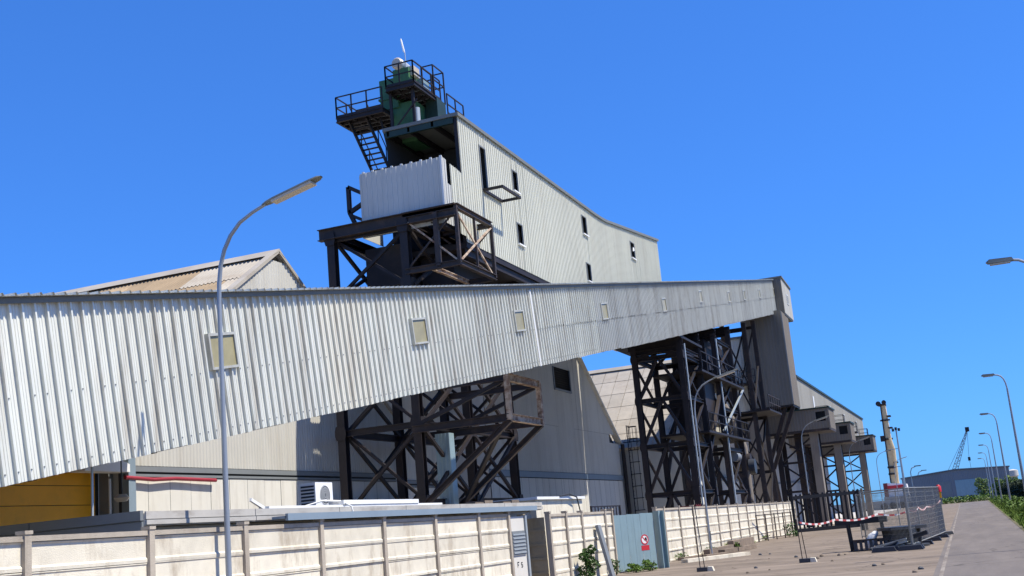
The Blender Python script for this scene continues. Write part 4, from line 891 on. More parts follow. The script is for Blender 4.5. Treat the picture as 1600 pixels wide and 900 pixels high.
part('top_deck', MB().box(-17.7, -13.55, 59.4, 66.6, gbot(61.5) - 0.07, gbot(61.5) + 0.06), 'steel_dark', TB)
for x in (bxa, bxb):
    for y0, y1 in ((bys[0], bys[1]), (bys[2], bys[3])):
        lv = [z for z in blev if z < gbot(y0) - 0.8] + [gbot(y0) - 0.6]
        for z0, z1 in zip(lv[:-1], lv[1:]):
            xbrace((x, y0), (x, y1), z0, z1, 0.12, 'steel_dark', TB)
            part('tie_beam', MB().hbeam((x, y0, z1), (x, y1, z1), 0.18, 0.22), 'steel_dark', TB)
for (x, za, zb) in [(bxb, 5.0, 9.0), (bxa, 4.0, 9.0)]: part('long_brace', MB().beam((x, bys[1], za), (x, bys[2], zb), 0.18), 'steel_brown', TB)
part('long_brace', MB().beam((bxb + 0.2, 70.0, 6.6), (bxb + 0.2, 78.5, 9.8), 0.10), 'galv', TB)
part('long_brace', MB().beam((bxb, 74.5, 3.4), (bxb, 84.5, 0.2), 0.14), 'steel_brown', TB)
for z in blev[1:]:
    for x in (bxa, bxb): link('gusset', gus, TB, Matrix.Translation((x, bys[0] - 0.19, z)) @ Matrix.Scale(0.75, 4))
    for y in bys: link('gusset', gus, TB, Matrix.Translation((bxb + 0.19, y, z)) @ Matrix.Rotation(R(90), 4, 'Z') @ Matrix.Scale(0.75, 4))
part('cable_run', MB().tube([(bxb + 0.2, 61.7, 0.2), (bxb + 0.2, 61.7, 6.0), (bxb + 0.22, 61.75, 11.0)], 0.05, 6), 'galv', TB)
part('cable_run', MB().tube([(bxb + 0.2, 71.0, 0.2), (bxb + 0.2, 71.0, 12.4)], 0.06, 6), 'galv', TB)
# machinery hanging in the trestle
t = thing('drive_housing', (-15, 66, 7), 'dark conveyor drive housing hung inside the lattice trestle', 'machine')
part('hopper', MB().prism([(-16.0, 67.0, 9.6), (-14.0, 67.0, 9.6), (-14.0, 67.0, 7.8), (-14.5, 67.0, 6.6), (-15.5, 67.0, 6.6), (-16.0, 67.0, 7.8)], (0, 4.0, 0)), 'steel_dark', t)
part('side_panel', MB().box(-13.98, -13.94, 67.2, 67.6, 7.4, 8.4), 'green_paint', t)
part('walkway', MB().box(-16.2, -13.3, 64.6, 77.6, 6.25, 6.37), 'steel_dark', t)
part('walkway', MB().box(-16.2, -13.3, 64.6, 77.6, 9.72, 9.84), 'steel_dark', t)
for zz in (6.37, 9.84):
    m = MB()
    for k in range(10): m.beam((-13.3, 64.7 + k * 1.4, zz), (-13.3, 64.7 + k * 1.4, zz + 1.05), 0.05)
    for h in (0.55, 1.05): m.beam((-13.3, 64.7, zz + h), (-13.3, 77.4, zz + h), 0.05)
    part('railing', m, 'steel_dark', t)
part('upper_housing', MB().box(-16.2, -14.2, 70.5, 76.5, 10.2, 12.4), 'steel_dark', t)
part('motor', MB().tube([(-13.9, 74.0, 5.2), (-13.9, 75.2, 5.2)], 0.3, 14), 'trim_grey', t, True)
part('pulley', MB().tube([(-14.9, 79.0, 5.0), (-13.7, 79.0, 5.0)], 0.55, 16), 'steel_dark', t, True)
part('hose_drum', MB().tube([(-13.6, 77.5, 4.6), (-13.2, 77.5, 4.6)], 0.5, 16), 'plastic_dark', t, True)
part('duct', MB().tube([(-14.2, 79.5, 0), (-14.2, 79.5, 6.0), (-14.6, 79.5, 7.5), (-15.2, 79.5, 9.0)], 0.28, 10), 'conc_leg', t, True)
# second slim trestle under the upper end
TD = thing('slim_trestle', (-15, 86, 0), 'slim steel trestle bent between the lattice trestle and the chute', 'trestle')
for y in (83.5, 88.0):
    for x in (-16.2, -13.8): part('column', MB().hbeam((x, y, 0), (x, y, gbot(y) - 0.1), 0.3, 0.3, (0, 1, 0)), 'steel_brown', TD)
    for z0, z1 in ((0.3, 4.5), (4.5, 8.5), (8.5, gbot(y) - 0.6)):
        xbrace((-16.2, y), (-13.8, y), z0, z1, 0.12, 'steel_dark', TD); part('tie_beam', MB().hbeam((-16.2, y, z1), (-13.8, y, z1), 0.18, 0.22), 'steel_dark', TD)
for z0, z1 in ((0.3, 4.5), (4.5, 8.5), (8.5, 12.5)): xbrace((-13.8, 83.5), (-13.8, 88.0), z0, z1, 0.12, 'steel_dark', TD)
part('platform', MB().box(-16.4, -12.6, 83.0, 88.4, 8.6, 8.72), 'steel_dark', TD)
m = MB()
for k in range(6): m.beam((-12.65, 83.1 + k * 1.05, 8.7), (-12.65, 83.1 + k * 1.05, 9.75), 0.05)
for h in (9.2, 9.75): m.beam((-12.65, 83.1, h), (-12.65, 88.35, h), 0.05)
part('railing', m, 'steel_brown', TD)
# crates seen over the wall below the trestle
for k, (y, z, c, lab_) in enumerate([(58.0, 2.5, 'dull_red', 'small dull red crate seen over the wall under the lattice trestle')]):
    t = thing('crate', (-13.2, y, 0), lab_, 'crate')
    part('body', MB().box(-14.0, -13.1, y, y + 1.0, 0, 2.25), c, t)
    for yy in (y + 0.05, y + 0.5, y + 0.95): part('batten', MB().box(-13.1, -13.06, yy - 0.05, yy + 0.05, 0.05, 2.3), c, t)
# railing over the gate
t = thing('yard_railing', (-13.0, 40, 0), 'dark steel railing standing behind the blue gate', 'railing')
for k in range(10): part('bar', MB().beam((-14.2, 44.4 + k * 0.42, 1.2), (-14.2, 44.4 + k * 0.42, 2.42), 0.035), 'steel_dark', t)
for z in (1.5, 2.42): part('rail', MB().beam((-14.2, 44.3, z), (-14.2, 48.3, z), 0.05), 'steel_dark', t)
for y in (44.3, 48.3): part('post', MB().beam((-14.2, y, 0), (-14.2, y, 2.45), 0.07), 'steel_dark', t)

# ================================================================== STREET LAMPS
def lamp_tall(loc, label, group=None):
    t = thing('street_lamp', loc, label, 'street lamp', group); x, y, _ = loc
    arc = [(0, 6.1), (0.015, 6.48), (0.06, 6.80), (0.15, 7.08), (0.29, 7.32), (0.50, 7.53), (0.78, 7.67), (1.06, 7.77)]
    part('pole', MB().tube([(x, y, 0), (x, y, 2.2), (x, y, 6.1)], [0.056, 0.05, 0.04], 12), 'lamp_pole', t, True)
    part('arm', MB().tube([(x + a, y, z) for a, z in arc], [0.04, 0.039, 0.038, 0.037, 0.036, 0.034, 0.032, 0.03], 10), 'lamp_pole', t, True)
    hd = MB(); hs2 = [(1.0, 7.745, 0.045, 0.04), (1.10, 7.770, 0.08, 0.055), (1.25, 7.805, 0.10, 0.06), (2.0, 7.980, 0.11, 0.06), (2.15, 8.025, 0.09, 0.045), (2.22, 8.050, 0.045, 0.015)]
    o = 0; n = 8; vs = []; fs = []
    for (a, z, wy, h) in hs2:
        for k in range(n):
            u = math.pi * k / (n - 1); vs.append((x + a, y + wy * math.cos(u), z + h * math.sin(u) ** 0.6 if 0 < k < n - 1 else z))
    for i in range(len(hs2) - 1):
        for k in range(n):
            j = (k + 1) % n; fs.append((i * n + k, i * n + j, (i + 1) * n + j, (i + 1) * n + k))
    fs.append(tuple(range(n))); hd.raw(vs, fs); 
    h = part('lamp_head', hd, 'lamp_head', t, True)
    part('lens', MB().prism([(x + 1.22, y - 0.09, 7.797), (x + 2.05, y - 0.1, 7.99), (x + 2.05, y + 0.1, 7.99), (x + 1.22, y + 0.09, 7.797)], (0.012, 0, -0.045)), 'lens', h)
    part('hatch', MB().box(x + 0.045, x + 0.062, y - 0.04, y + 0.05, 0.6, 1.0), 'lamp_head', t)
    return t
L0 = lamp_tall((-11.98, 16.95, 0), 'tall grey street lamp standing close to the wall before the white gallery')
g_ = 'street lamps along the precast wall'
for k, yy in enumerate((52.3, 87.3, 122.3, 157.3, 192.3)):
    c = copy_tree(L0, Matrix.Translation((-11.3 if k else -11.35, yy, 0)))
    c['group'] = g_
    c['label'] = ['grey street lamp curving up in front of the lattice trestle', 'pale street lamp in front of the first loading box', 'street lamp before the farthest loading box', 'street lamp just beyond the loading boxes near the crane', 'far street lamp beyond the crane column'][k]
L0['group'] = g_
def lamp_short(loc, label, group):
    t = thing('street_lamp', loc, label, 'street lamp', group); x, y, _ = loc
    part('pole', MB().tube([(x, y, 0), (x, y, 2.5), (x, y, 7.2)], [0.08, 0.075, 0.05], 10), 'lamp_pole', t, True)
    arc = [(0, 7.2), (-0.03, 7.5), (-0.10, 7.75), (-0.22, 7.93), (-0.38, 8.02), (-0.55, 8.05)]
    part('arm', MB().tube([(x + a, y, z) for a, z in arc], 0.042, 8), 'lamp_pole', t, True)
    h = part('lamp_head', MB().prism([(x - 0.5, y - 0.10, 8.02), (x - 1.2, y - 0.12, 8.03), (x - 1.25, y - 0.08, 8.08), (x - 1.15, y - 0.1, 8.15), (x - 0.55, y - 0.08, 8.13)], (0, 0.2, 0)), 'lamp_head', t)
    part('lens', MB().box(x - 1.15, x - 0.6, y - 0.08, y + 0.08, 7.98, 8.021), 'lens', h)
    return t
L1 = lamp_short((2.55, 35.4, 0), 'grey street lamp on the grass verge with its head over the road', 'street lamps along the grass verge')
for k in range(2, 8): copy_tree(L1, Matrix.Translation((2.55, 35.4 * k, 0)))

# ================================================================== SITE CLUTTER ON THE YARD
# palisade sliding gate
pb = Vector((-10.45, 72.6, 0)); pe = Vector((-6.7, 74.4, 0)); pd = (pe - pb)
t = thing('palisade_gate', pb, 'black palisade gate standing open across the yard edge', 'gate')
for z, h in ((0.32, 0.22), (2.28, 0.20)): part('rail', MB().beam(pb + Vector((0, 0, z)), pe + Vector((0, 0, z)), 0.1, h), 'black', t)
n = 15
for k in range(n + 1):
    p = pb + pd * (k / n); part('pale', MB().prism([(p.x - 0.06, p.y, 0.22), (p.x + 0.06, p.y, 0.22), (p.x + 0.06, p.y, 2.42), (p.x, p.y, 2.5), (p.x - 0.06, p.y, 2.42)], (0, 0.03, 0)), 'black', t)
for p in (pb, pe): part('post', MB().box(p.x - 0.08, p.x + 0.08, p.y - 0.14, p.y - 0.02, 0, 2.45), 'black', t)
part('pale_post', MB().box(pe.x + 0.16, pe.x + 0.3, pe.y - 0.1, pe.y + 0.05, 0, 2.5), 'shade_stain_concrete', t)
# low rail fence behind palisade
t = thing('rail_fence', (-11.0, 73, 0), 'thin rail fence between the precast wall and the palisade gate', 'fence')
for k in range(5): part('post', MB().beam((-10.6 - 0.25 * k, 72.4 - k * 1.6, 0), (-10.6 - 0.25 * k, 72.4 - k * 1.6, 1.5), 0.06), 'steel_brown', t)
for z in (0.15, 1.45): part('rail', MB().beam((-10.6, 72.4, z), (-11.6, 66.0, z), 0.05), 'steel_brown', t)
# mesh fence panels
def mesh_panel_mesh(L, H=2.0):
    m = MB()
    for k in range(int(L / 0.08) + 1): m.beam((k * 0.08, 0, 0.15), (k * 0.08, 0, H), 0.0065)
    for k in range(int((H - 0.15) / 0.17) + 1): m.beam((0, 0, 0.15 + k * 0.17), (L, 0, 0.15 + k * 0.17), 0.0065)
    return m.mesh('wire_mesh', 'fence_wire')
def tube_frame(L, H=2.0):
    m = MB()
    for p, q in [((0, 0, 0.05), (0, 0, H + 0.05)), ((L, 0, 0.05), (L, 0, H + 0.05)), ((0, 0, H), (L, 0, H)), ((0, 0, 0.15), (L, 0, 0.15))]: m.tube([p, q], 0.024, 6)
    return m.mesh('tube_frame', 'fence_wire')
ML = 2.9; mm_, mf_ = mesh_panel_mesh(ML), tube_frame(ML)
fm_ = MB().prism([(-0.36, -0.12, 0), (0.36, -0.12, 0), (0.30, -0.12, 0.14), (-0.30, -0.12, 0.14)], (0, 0.24, 0)).mesh('foot_block', 'plastic_dark')
pts = [(-2.2, 41.2), (-2.02, 44.1), (-1.82, 47.0), (-1.62, 49.9), (-1.45, 52.8), (-3.3, 54.2), (-5.1, 55.6)]
pts2 = [(-2.35, 41.6), (-4.9, 43.0)]
def run(pl, grp):
    for p, q in zip(pl[:-1], pl[1:]):
        d = Vector((q[0] - p[0], q[1] - p[1], 0)); a = math.atan2(d.y, d.x)
        t = thing('mesh_fence_panel', (p[0], p[1], 0), grp, 'fence panel', 'temporary mesh fence panels in the yard', rot=Matrix.Rotation(a, 4, 'Z'))
        s = d.length / ML
        M = WM[t] @ Matrix.Diagonal((s, 1, 1, 1))
        link('tube_frame', mf_, t, M); w_ = link('wire_mesh', mm_, t, M); w_['kind'] = 'stuff'
        link('foot_block', fm_, t, WM[t] @ Matrix.Rotation(R(90), 4, 'Z'))
run(pts[:5], 'grey temporary mesh fence panel running along the road edge')
run(pts[4:], 'grey temporary mesh fence panel closing the back of the enclosure')
run([(-2.25, 41.4), (-3.9, 43.9)], 'grey temporary mesh fence panel standing behind the trestle frame')
# warning lamp on the fence corner
t = thing('warning_lamp', (-1.45, 52.8, 2.05), 'red and yellow warning lamp on the mesh fence corner', 'lamp')
part('body', MB().box(-1.53, -1.37, 52.7, 52.86, 1.55, 1.8), 'yellow_door', t)
part('lens', MB().tube([(-1.45, 52.78, 1.8), (-1.45, 52.78, 2.02), (-1.45, 52.78, 2.1)], [0.11, 0.11, 0.05], 12), 'red_paint', t, True)
# trestle table / stillage with debris
t = thing('steel_trestle_table', (-4.0, 43.2, 0), 'dark steel trestle frame standing on the yard concrete', 'trestle')
part('top_beam', MB().box(-4.75, -3.05, 43.0, 43.45, 0.92, 1.12), 'black', t)
for (x, y) in ((-4.35, 43.0), (-3.2, 43.1), (-4.35, 43.5), (-3.2, 43.5)): part('leg', MB().beam((x, y, 0), (x - 0.05, y, 0.93), 0.09), 'black', t)
part('low_rail', MB().beam((-4.35, 43.0, 0.3), (-3.2, 43.1, 0.3), 0.06), 'black', t)
t = thing('scrap_crate', (-3.4, 42.6, 0), 'low dark slatted crate full of scrap under the trestle frame', 'crate')
for k in range(12): part('slat', MB().box(-4.2 + k * 0.17, -4.1 + k * 0.17, 42.50, 42.53, 0.02, 0.34), 'plastic_dark', t)
for x in (-4.2, -2.15): part('end', MB().box(x - 0.03, x, 42.5, 43.4, 0.02, 0.36), 'plastic_dark', t)
part('base', MB().box(-4.2, -2.18, 42.53, 43.4, 0.02, 0.06), 'wood', t); part('top_rail', MB().box(-4.22, -2.12, 42.46, 42.5, 0.34, 0.40), 'steel_brown', t)
single('white_bag', MB().tube([(-3.75, 42.9, 0.07), (-3.7, 42.9, 0.25), (-3.6, 42.9, 0.45), (-3.45, 42.92, 0.58), (-3.4, 42.92, 0.62)], [0.12, 0.17, 0.15, 0.09, 0.02], 10), 'white_paint', (-3.6, 42.9, 0.07), 'crumpled white plastic bag lying in the scrap crate', 'bag', smooth=True)
single('red_canister', MB().tube([(-2.85, 42.85, 0.07), (-2.85, 42.85, 0.5), (-2.85, 42.85, 0.56), (-2.85, 42.85, 0.62)], [0.11, 0.11, 0.05, 0.05], 12), 'red_paint', (-2.85, 42.85, 0.07), 'red canister standing in the scrap crate', 'canister', smooth=True)
rb = Vector((-2.6, 43.2, 0))
t = thing('cable_reel', rb, 'dark cable reel lying flat by the mesh fence', 'reel')
part('flange', MB().tube([rb + Vector((0, 0, 0.62)), rb + Vector((0, 0, 0.72))], 0.85, 24), 'plastic_dark', t, True)
part('flange', MB().tube([rb + Vector((0, 0, 0.0)), rb + Vector((0, 0, 0.08))], 0.85, 24), 'plastic_dark', t, True)
part('drum', MB().tube([rb + Vector((0, 0, 0.08)), rb + Vector((0, 0, 0.62))], 0.6, 24), 'black', t, True)
for k, (x0, y0, x1, y1, z0, z1) in enumerate([(-3.1, 41.3, -1.9, 42.3, 0.1, 0.45), (-3.4, 41.6, -2.0, 41.9, 0.06, 0.12), (-2.9, 41.9, -1.7, 41.5, 0.2, 0.5), (-3.6, 42.1, -2.4, 41.4, 0.05, 0.3)]):
    single('scrap_bar', MB().hbeam((x0, y0, z0), (x1, y1, z1), 0.12, 0.14), 'galv' if k % 2 else 'plastic_dark', (x0, y0, 0), ['grey scrap channel propped against the mesh fence feet', 'pale scrap channel lying flat before the cable reel', 'dark scrap channel crossing the pile before the mesh fence', 'pale scrap channel propped over the crate edge'][k], 'scrap metal')
for k, (x, y) in enumerate(((-3.1, 40.6), (-2.25, 40.5), (-3.0, 41.0))):
    single('foot_block', MB().prism([(x - 0.4, y - 0.13, 0), (x + 0.4, y - 0.13, 0), (x + 0.33, y - 0.13, 0.15), (x - 0.33, y - 0.13, 0.15)], (0, 0.26, 0)), 'plastic_dark', (x, y, 0), 'spare dark fence foot block lying before the scrap pile', 'foot block', 'spare foot blocks')
# tape posts and tape
for k, (x, y, h, lab_) in enumerate([(-5.21, 37.2, 1.32, 'thin metal tape post with a dark foot carrying the striped tape'), (-8.21, 36.25, 2.0, 'thin metal post with a dark foot standing before the street lamp')]):
    t = thing('tape_post', (x, y, 0), lab_, 'post')
    part('rod', MB().tube([(x - 0.07, y, 0.05), (x - 0.1, y, h)], 0.014, 6), 'steel_brown', t)
    part('rod', MB().tube([(x + 0.07, y, 0.05), (x - 0.02, y, h)], 0.014, 6), 'steel_brown', t)
    part('foot', MB().box(x - 0.16, x + 0.16, y - 0.12, y + 0.12, 0, 0.12), 'plastic_dark', t)
    part('counterweight', MB().prism([(x + 0.17, y - 0.1, 0), (x + 0.36, y - 0.1, 0), (x + 0.32, y - 0.1, 0.13), (x + 0.18, y - 0.1, 0.14)], (0, 0.2, 0)), 'concrete', t)
tp = [Vector((-5.25, 37.2, 1.22)), Vector((-4.4, 39.5, 1.18)), Vector((-3.2, 41.6, 1.22)), Vector((-2.18, 42.4, 1.25)), Vector((-2.0, 44.3, 1.3)), Vector((-1.82, 47.0, 1.28)), Vector((-1.45, 52.8, 1.45))]
t = thing('barrier_tape', tp[0], 'red and white striped barrier tape strung along the mesh fence', 'tape')
mw, mr_ = MB(), MB(); s = 0
for p, q in zip(tp[:-1], tp[1:]):
    n = max(1, int((q - p).length / 0.2))
    for k in range(n):
        a = p.lerp(q, k / n); b = p.lerp(q, (k + 1) / n)
        sag = lambda u: Vector((0, 0, -0.10 * math.sin(math.pi * u)))
        a = a + sag(k / n); b = b + sag((k + 1) / n)
        (mw if s % 2 else mr_).beam(a, b, 0.012, 0.055); s += 1
part('white_stripe', mw, 'tape_white', t)['kind'] = 'stuff'; part('red_stripe', mr_, 'tape_red', t)['kind'] = 'stuff'
# timber and rubble at the foot of the wall
base = PZ(1110, 862, 0)
for k, (u0, v0, u1, v1, h) in enumerate([(1085, 868, 1120, 858, 0.22), (1088, 862, 1128, 854, 0.4), (1100, 873, 1135, 868, 0.15), (1128, 866, 1160, 860, 0.2), (1150, 862, 1178, 857, 0.2), (1062, 876, 1090, 872, 0.12)]):
    a = PZ(u0, v0, 0); b = PZ(u1, v1, 0)
    for p in (a, b): p.x = max(p.x, XR + 0.35)
    single('timber_baulk', MB().beam(a + Vector((0, 0, h / 2)), b + Vector((0, 0, h / 2)), 0.3, h * 0.9), 'wood', (a.x, a.y, 0), 'weathered timber baulk lying at the foot of the long precast wall', 'timber', 'timber baulks by the wall')
single('kerb_slab', MB().beam(PZ(1062, 880) + Vector((0.2, 0, 0.06)), PZ(1160, 868) + Vector((0.2, 0, 0.06)), 0.35, 0.14), 'concrete', PZ(1062, 880), 'low concrete kerb strip lying in front of the timber', 'kerb')

# ================================================================== CRANE, MAST, FAR THINGS
cx_, cy_ = -13.2, 220.0
t = thing('harbour_crane', (cx_, cy_, 0), 'yellow harbour crane column with a dark head and red base', 'crane')
part('chassis', MB().box(cx_ - 2.0, cx_ + 2.2, cy_ - 3, cy_ + 3, 0.8, 2.2), 'trim_grey', t)
part('slewing_house', MB().prism([(cx_ - 1.4, cy_ - 2, 2.2), (cx_ + 2.2, cy_ - 2, 2.2), (cx_ + 2.0, cy_ - 2, 4.2), (cx_ - 1.2, cy_ - 2, 4.6)], (0, 4, 0)), 'white_paint', t)
part('red_band', MB().box(cx_ - 1.2, cx_ + 1.9, cy_ - 2.1, cy_ - 2.02, 3.5, 4.1), 'red_paint', t)
part('red_cab', MB().box(cx_ - 1.9, cx_ - 1.2, cy_ - 2.4, cy_ + 0.5, 2.2, 4.6), 'dull_red', t)
for dx in (-2.2, -0.7, 0.8, 2.0): part('wheel', MB().tube([(cx_ + dx, cy_ - 3.2, 0.6), (cx_ + dx, cy_ - 2.5, 0.6)], 0.6, 16), 'black', t, True)
part('column', MB().prism([(cx_ - 0.6, cy_ - 0.8, 4.4), (cx_ + 0.75, cy_ - 0.8, 4.4), (cx_ + 0.45, cy_ - 0.8, 18.4), (cx_ - 0.3, cy_ - 0.8, 18.4)], (0, 1.6, 0)), 'crane_yellow', t)
part('dark_edge', MB().beam((cx_ - 0.62, cy_ - 0.9, 4.6), (cx_ - 0.36, cy_ - 0.9, 18.4), 0.2), 'steel_brown', t)
for z in (6.0, 7.2, 12.2, 15.6): part('ring_plate', MB().box(cx_ - 0.8, cx_ + 0.9, cy_ - 1.0, cy_ - 0.82, z, z + 0.3), 'steel_brown', t)
part('luffing_cylinder', MB().tube([(cx_ + 0.6, cy_ - 1.2, 5.2), (cx_ + 0.8, cy_ - 1.2, 10.3), (cx_ + 0.4, cy_ - 1.2, 12.5)], 0.25, 8), 'crane_yellow', t, True)
part('head', MB().box(cx_ - 0.8, cx_ + 0.55, cy_ - 1, cy_ + 1, 18.4, 18.75), 'steel_brown', t)
part('pulley', MB().tube([(cx_ - 0.7, cy_ - 1.2, 18.8), (cx_ - 0.7, cy_ - 0.8, 18.8)], 0.45, 14), 'steel_dark', t, True)
part('pulley', MB().tube([(cx_ + 0.3, cy_ - 1.2, 18.95), (cx_ + 0.3, cy_ - 0.8, 18.95)], 0.4, 14), 'steel_dark', t, True)
part('cab', MB().box(cx_ - 1.2, cx_ - 0.5, cy_ - 1.6, cy_ - 0.6, 12.0, 13.0), 'steel_dark', t)
for z in (8, 14.2, 16.3): part('walkway', MB().box(cx_ + 0.4, cx_ + 1.1, cy_ - 1.3, cy_ + 0.6, z, z + 0.25), 'steel_dark', t)
# floodlight mast
fx, fy = -11.4, 216.0
t = thing('floodlight_mast', (fx, fy, 0), 'slim grey floodlight mast beside the crane column', 'mast')
part('pole', MB().tube([(fx, fy, 0), (fx, fy, 13.6)], [0.24, 0.12], 8), 'trim_blue', t, True)
for dx in (-0.5, 0, 0.5): part('floodlight', MB().box(fx + dx - 0.2, fx + dx + 0.2, fy - 0.3, fy, 13.4 + 0.2 * (dx == 0), 13.9 + 0.2 * (dx == 0)), 'steel_dark', t)
for z, w_ in ((10.4, 2.0), (7.3, 1.7)):
    part('arm', MB().tube([(fx, fy, z), (fx - w_, fy, z - 0.15)], 0.06, 6), 'trim_blue', t); part('arm_lamp', MB().box(fx - w_ - 0.3, fx - w_ + 0.6, fy - 0.2, fy + 0.2, z - 0.28, z - 0.05), 'steel_dark', t)
# far lamps between
for k, (u, v, Y) in enumerate([(1432, 728, 300), (1442, 735, 360)]):
    p = PY(u, v, Y); t = thing('street_lamp', (p.x, Y, 0), ['far street lamp left of the long grey shed', 'small distant street lamp rising over the grey shed roof'][k], 'street lamp')
    part('pole', MB().tube([(p.x - 1.6, Y, 0), (p.x - 1.6, Y, p.z - 1.3), (p.x - 1.2, Y, p.z - 0.4), (p.x - 0.3, Y, p.z - 0.1)], 0.11, 6), 'lamp_pole', t, True)
    part('lamp_head', MB().box(p.x - 0.5, p.x + 1.0, Y - 0.2, Y + 0.2, p.z - 0.12, p.z + 0.12), 'lamp_head', t)
# far warehouse
fy0 = 335.0
t = thing('far_warehouse', (-17.5, fy0, 0), 'long low grey shed closing the end of the road', 'warehouse')
gx = even(-18.2, 9.0, 1.7); apx = -4.2
ft = lambda x: 7.9 - (apx - x) * 0.075 if x < apx else 7.9 - (x - apx) * 0.035
for a, b in zip(gx[:-1], gx[1:]):
    sheets(t, (0, fy0, 0), (1, 0, 0), (0, 0, 1), [(a, b, 0, ft(a), ft(b))], 0.42, 0.03, 'box', 'far_wall', 'cladding_sheet')
part('roof', MB().prism([(-18.5, fy0 - 0.3, ft(-18.2)), (apx, fy0 - 0.3, 7.95), (9.3, fy0 - 0.3, ft(9.0)), (9.3, fy0 - 0.3, ft(9) + 0.3), (apx, fy0 - 0.3, 8.25), (-18.5, fy0 - 0.3, ft(-18.2) + 0.3)], (0, 40, 0)), 'far_roof', t)
for x in (-18.2, 8.95): part('side_wall', MB().box(x, x + 0.05, fy0 + 0.02, fy0 + 39, 0, 6.7), 'far_wall', t)
for (x0, x1) in ((-9.6, -5.9), (-4.8, 0.6)): part('sliding_door', MB().box(x0, x1, fy0 - 0.12, fy0 - 0.02, 0, 5.2), 'blue_galv' if x0 > -5 else 'trim_grey', t)
part('plinth', MB().box(-18.2, 9.0, fy0 - 0.15, fy0 - 0.12, 0, 1.0), 'trim_grey', t)
# lattice crane behind
t = thing('lattice_crane', (-4, 420, 0), 'distant lattice boom crane leaning behind the grey shed', 'crane')
p = PY(1490, 742, 420); q = PY(1511, 672, 420)
for dx, dy in ((-1.0, 0), (1.0, 0), (0, 1.5)):
    part('chord', MB().tube([(p.x + dx, 420 + dy, 0), (p.x + dx, 420 + dy, p.z), (q.x + dx * 0.25, 420 + dy * 0.2, q.z)], 0.09, 5), 'trim_grey', t)
for k in range(16):
    a = p.lerp(q, k / 16); b = p.lerp(q, (k + 1) / 16); wa = 1 - 0.75 * k / 16; sgn = 1 if k % 2 else -1
    part('lacing', MB().beam(a + Vector((wa * sgn, 0, 0)), b + Vector((-wa * sgn, 0, 0)), 0.12), 'trim_grey', t)
    part('lacing', MB().beam(a + Vector((-wa, 0, 0)), a + Vector((wa, 0, 0)), 0.1), 'trim_grey', t)
part('boom_tip', MB().box(q.x - 0.6, q.x + 0.7, 419.6, 420.4, q.z - 0.5, q.z + 1.0), 'steel_dark', t)
r0 = PY(1480, 738, 420); part('back_stay', MB().tube([q, r0], 0.05, 4), 'cable', t)
r1 = PY(1518, 735, 420); part('hoist_rope', MB().tube([q, PY(1514, 714, 420), r1], 0.05, 4), 'cable', t)
part('hook_block', MB().box(PY(1514, 714, 420).x - 0.4, PY(1514, 714, 420).x + 0.4, 419.8, 420.2, PY(1514, 716, 420).z - 0.8, PY(1514, 714, 420).z), 'steel_dark', t)
# right boundary wall with creeper
t = thing('boundary_wall', (5.4, 40, 0), 'dark boundary wall overgrown with creeper beside the grass verge', 'wall')
for a, b in zip(even(30, 330, 6)[:-1], even(30, 330, 6)[1:]):
    part('wall_panel', MB().box(5.4, 5.6, a + 0.03, b - 0.03, 0, 2.55 + random.uniform(-0.05, 0.05)), 'ivy', t)
def leaves(centers, n, r, size, seed=0, squash=1.0):
    rr = random.Random(seed); m = MB()
    for i in range(n):
        c, s = centers[i % len(centers)]
        while True:
            d = Vector((rr.uniform(-1, 1), rr.uniform(-1, 1), rr.uniform(-1, 1)))
            if 0.15 < d.length < 1: break
        d = d.normalized() * (d.length ** 0.5)
        p = Vector(c) + Vector((d.x * s[0], d.y * s[1], d.z * s[2]))
        u = Vector((rr.uniform(-1, 1), rr.uniform(-1, 1), rr.uniform(-0.6, 0.8))).normalized(); v = u.cross(Vector((rr.uniform(-1, 1), rr.uniform(-1, 1), rr.uniform(-1, 1)))).normalized()
        L = size * rr.uniform(0.6, 1.3); Wd = L * 0.45
        m.raw([p - u * L * 0.5, p + v * Wd * 0.5, p + u * L * 0.5, p - v * Wd * 0.5], [(0, 1, 2, 3)])
    return m
m = leaves([((5.3, 60 + k * 3.0, 1.5), (0.28, 1.9, 1.25)) for k in range(85)], 9000, 1, 0.35, 3)
o = part('creeper', m, 'ivy', t); o['kind'] = 'stuff'
# verge hedge / grass
rr = random.Random(5); m = MB()
for i in range(26000):
    f = rr.random(); y = 26 + 210 * f ** 1.5; x = 1.5 + 0.0022 * y + abs(rr.gauss(0, 1)) * 1.4
    if x > 5.3: continue
    h = rr.uniform(0.12, 0.42) * (1.0 + 0.6 * min(1.0, (x - 1.5) / 2)) * (0.55 + 0.45 * math.sin(y * 0.7 + x) ** 2); a = rr.uniform(0, math.pi); wd = rr.uniform(0.012, 0.03) * (1 + y / 60)
    dx, dy = math.cos(a) * wd, math.sin(a) * wd; lx_, ly_ = rr.gauss(0, 0.12), rr.gauss(0, 0.12)
    m.raw([(x - dx, y - dy, 0), (x + dx, y + dy, 0), (x + lx_, y + ly_, h)], [(0, 1, 2)])
tag(link('verge_grass', m.mesh('verge_grass', 'grass')), 'tall green grass on the verge along the road', 'grass', kind='stuff')
m = leaves([((2.9 + rr.uniform(-0.3, 1.6), y, 0.35), (0.7, 1.2, 0.5)) for y in [40 + 2.2 * k for k in range(80)]], 12000, 1, 0.24, 9)
tag(link('verge_weeds', m.mesh('verge_weeds', 'leaf')), 'leafy weeds filling the verge below the boundary wall', 'weeds', kind='stuff')
m = leaves([((-28 + 1.15 * k, 232 + rr.uniform(-1, 2), 0.5), (1.2, 1.5, 0.75)) for k in range(27)], 5000, 1, 0.4, 11)
tag(link('far_hedge', m.mesh('far_hedge', 'leaf')), 'low green hedge across the far end of the yard', 'hedge', kind='stuff')
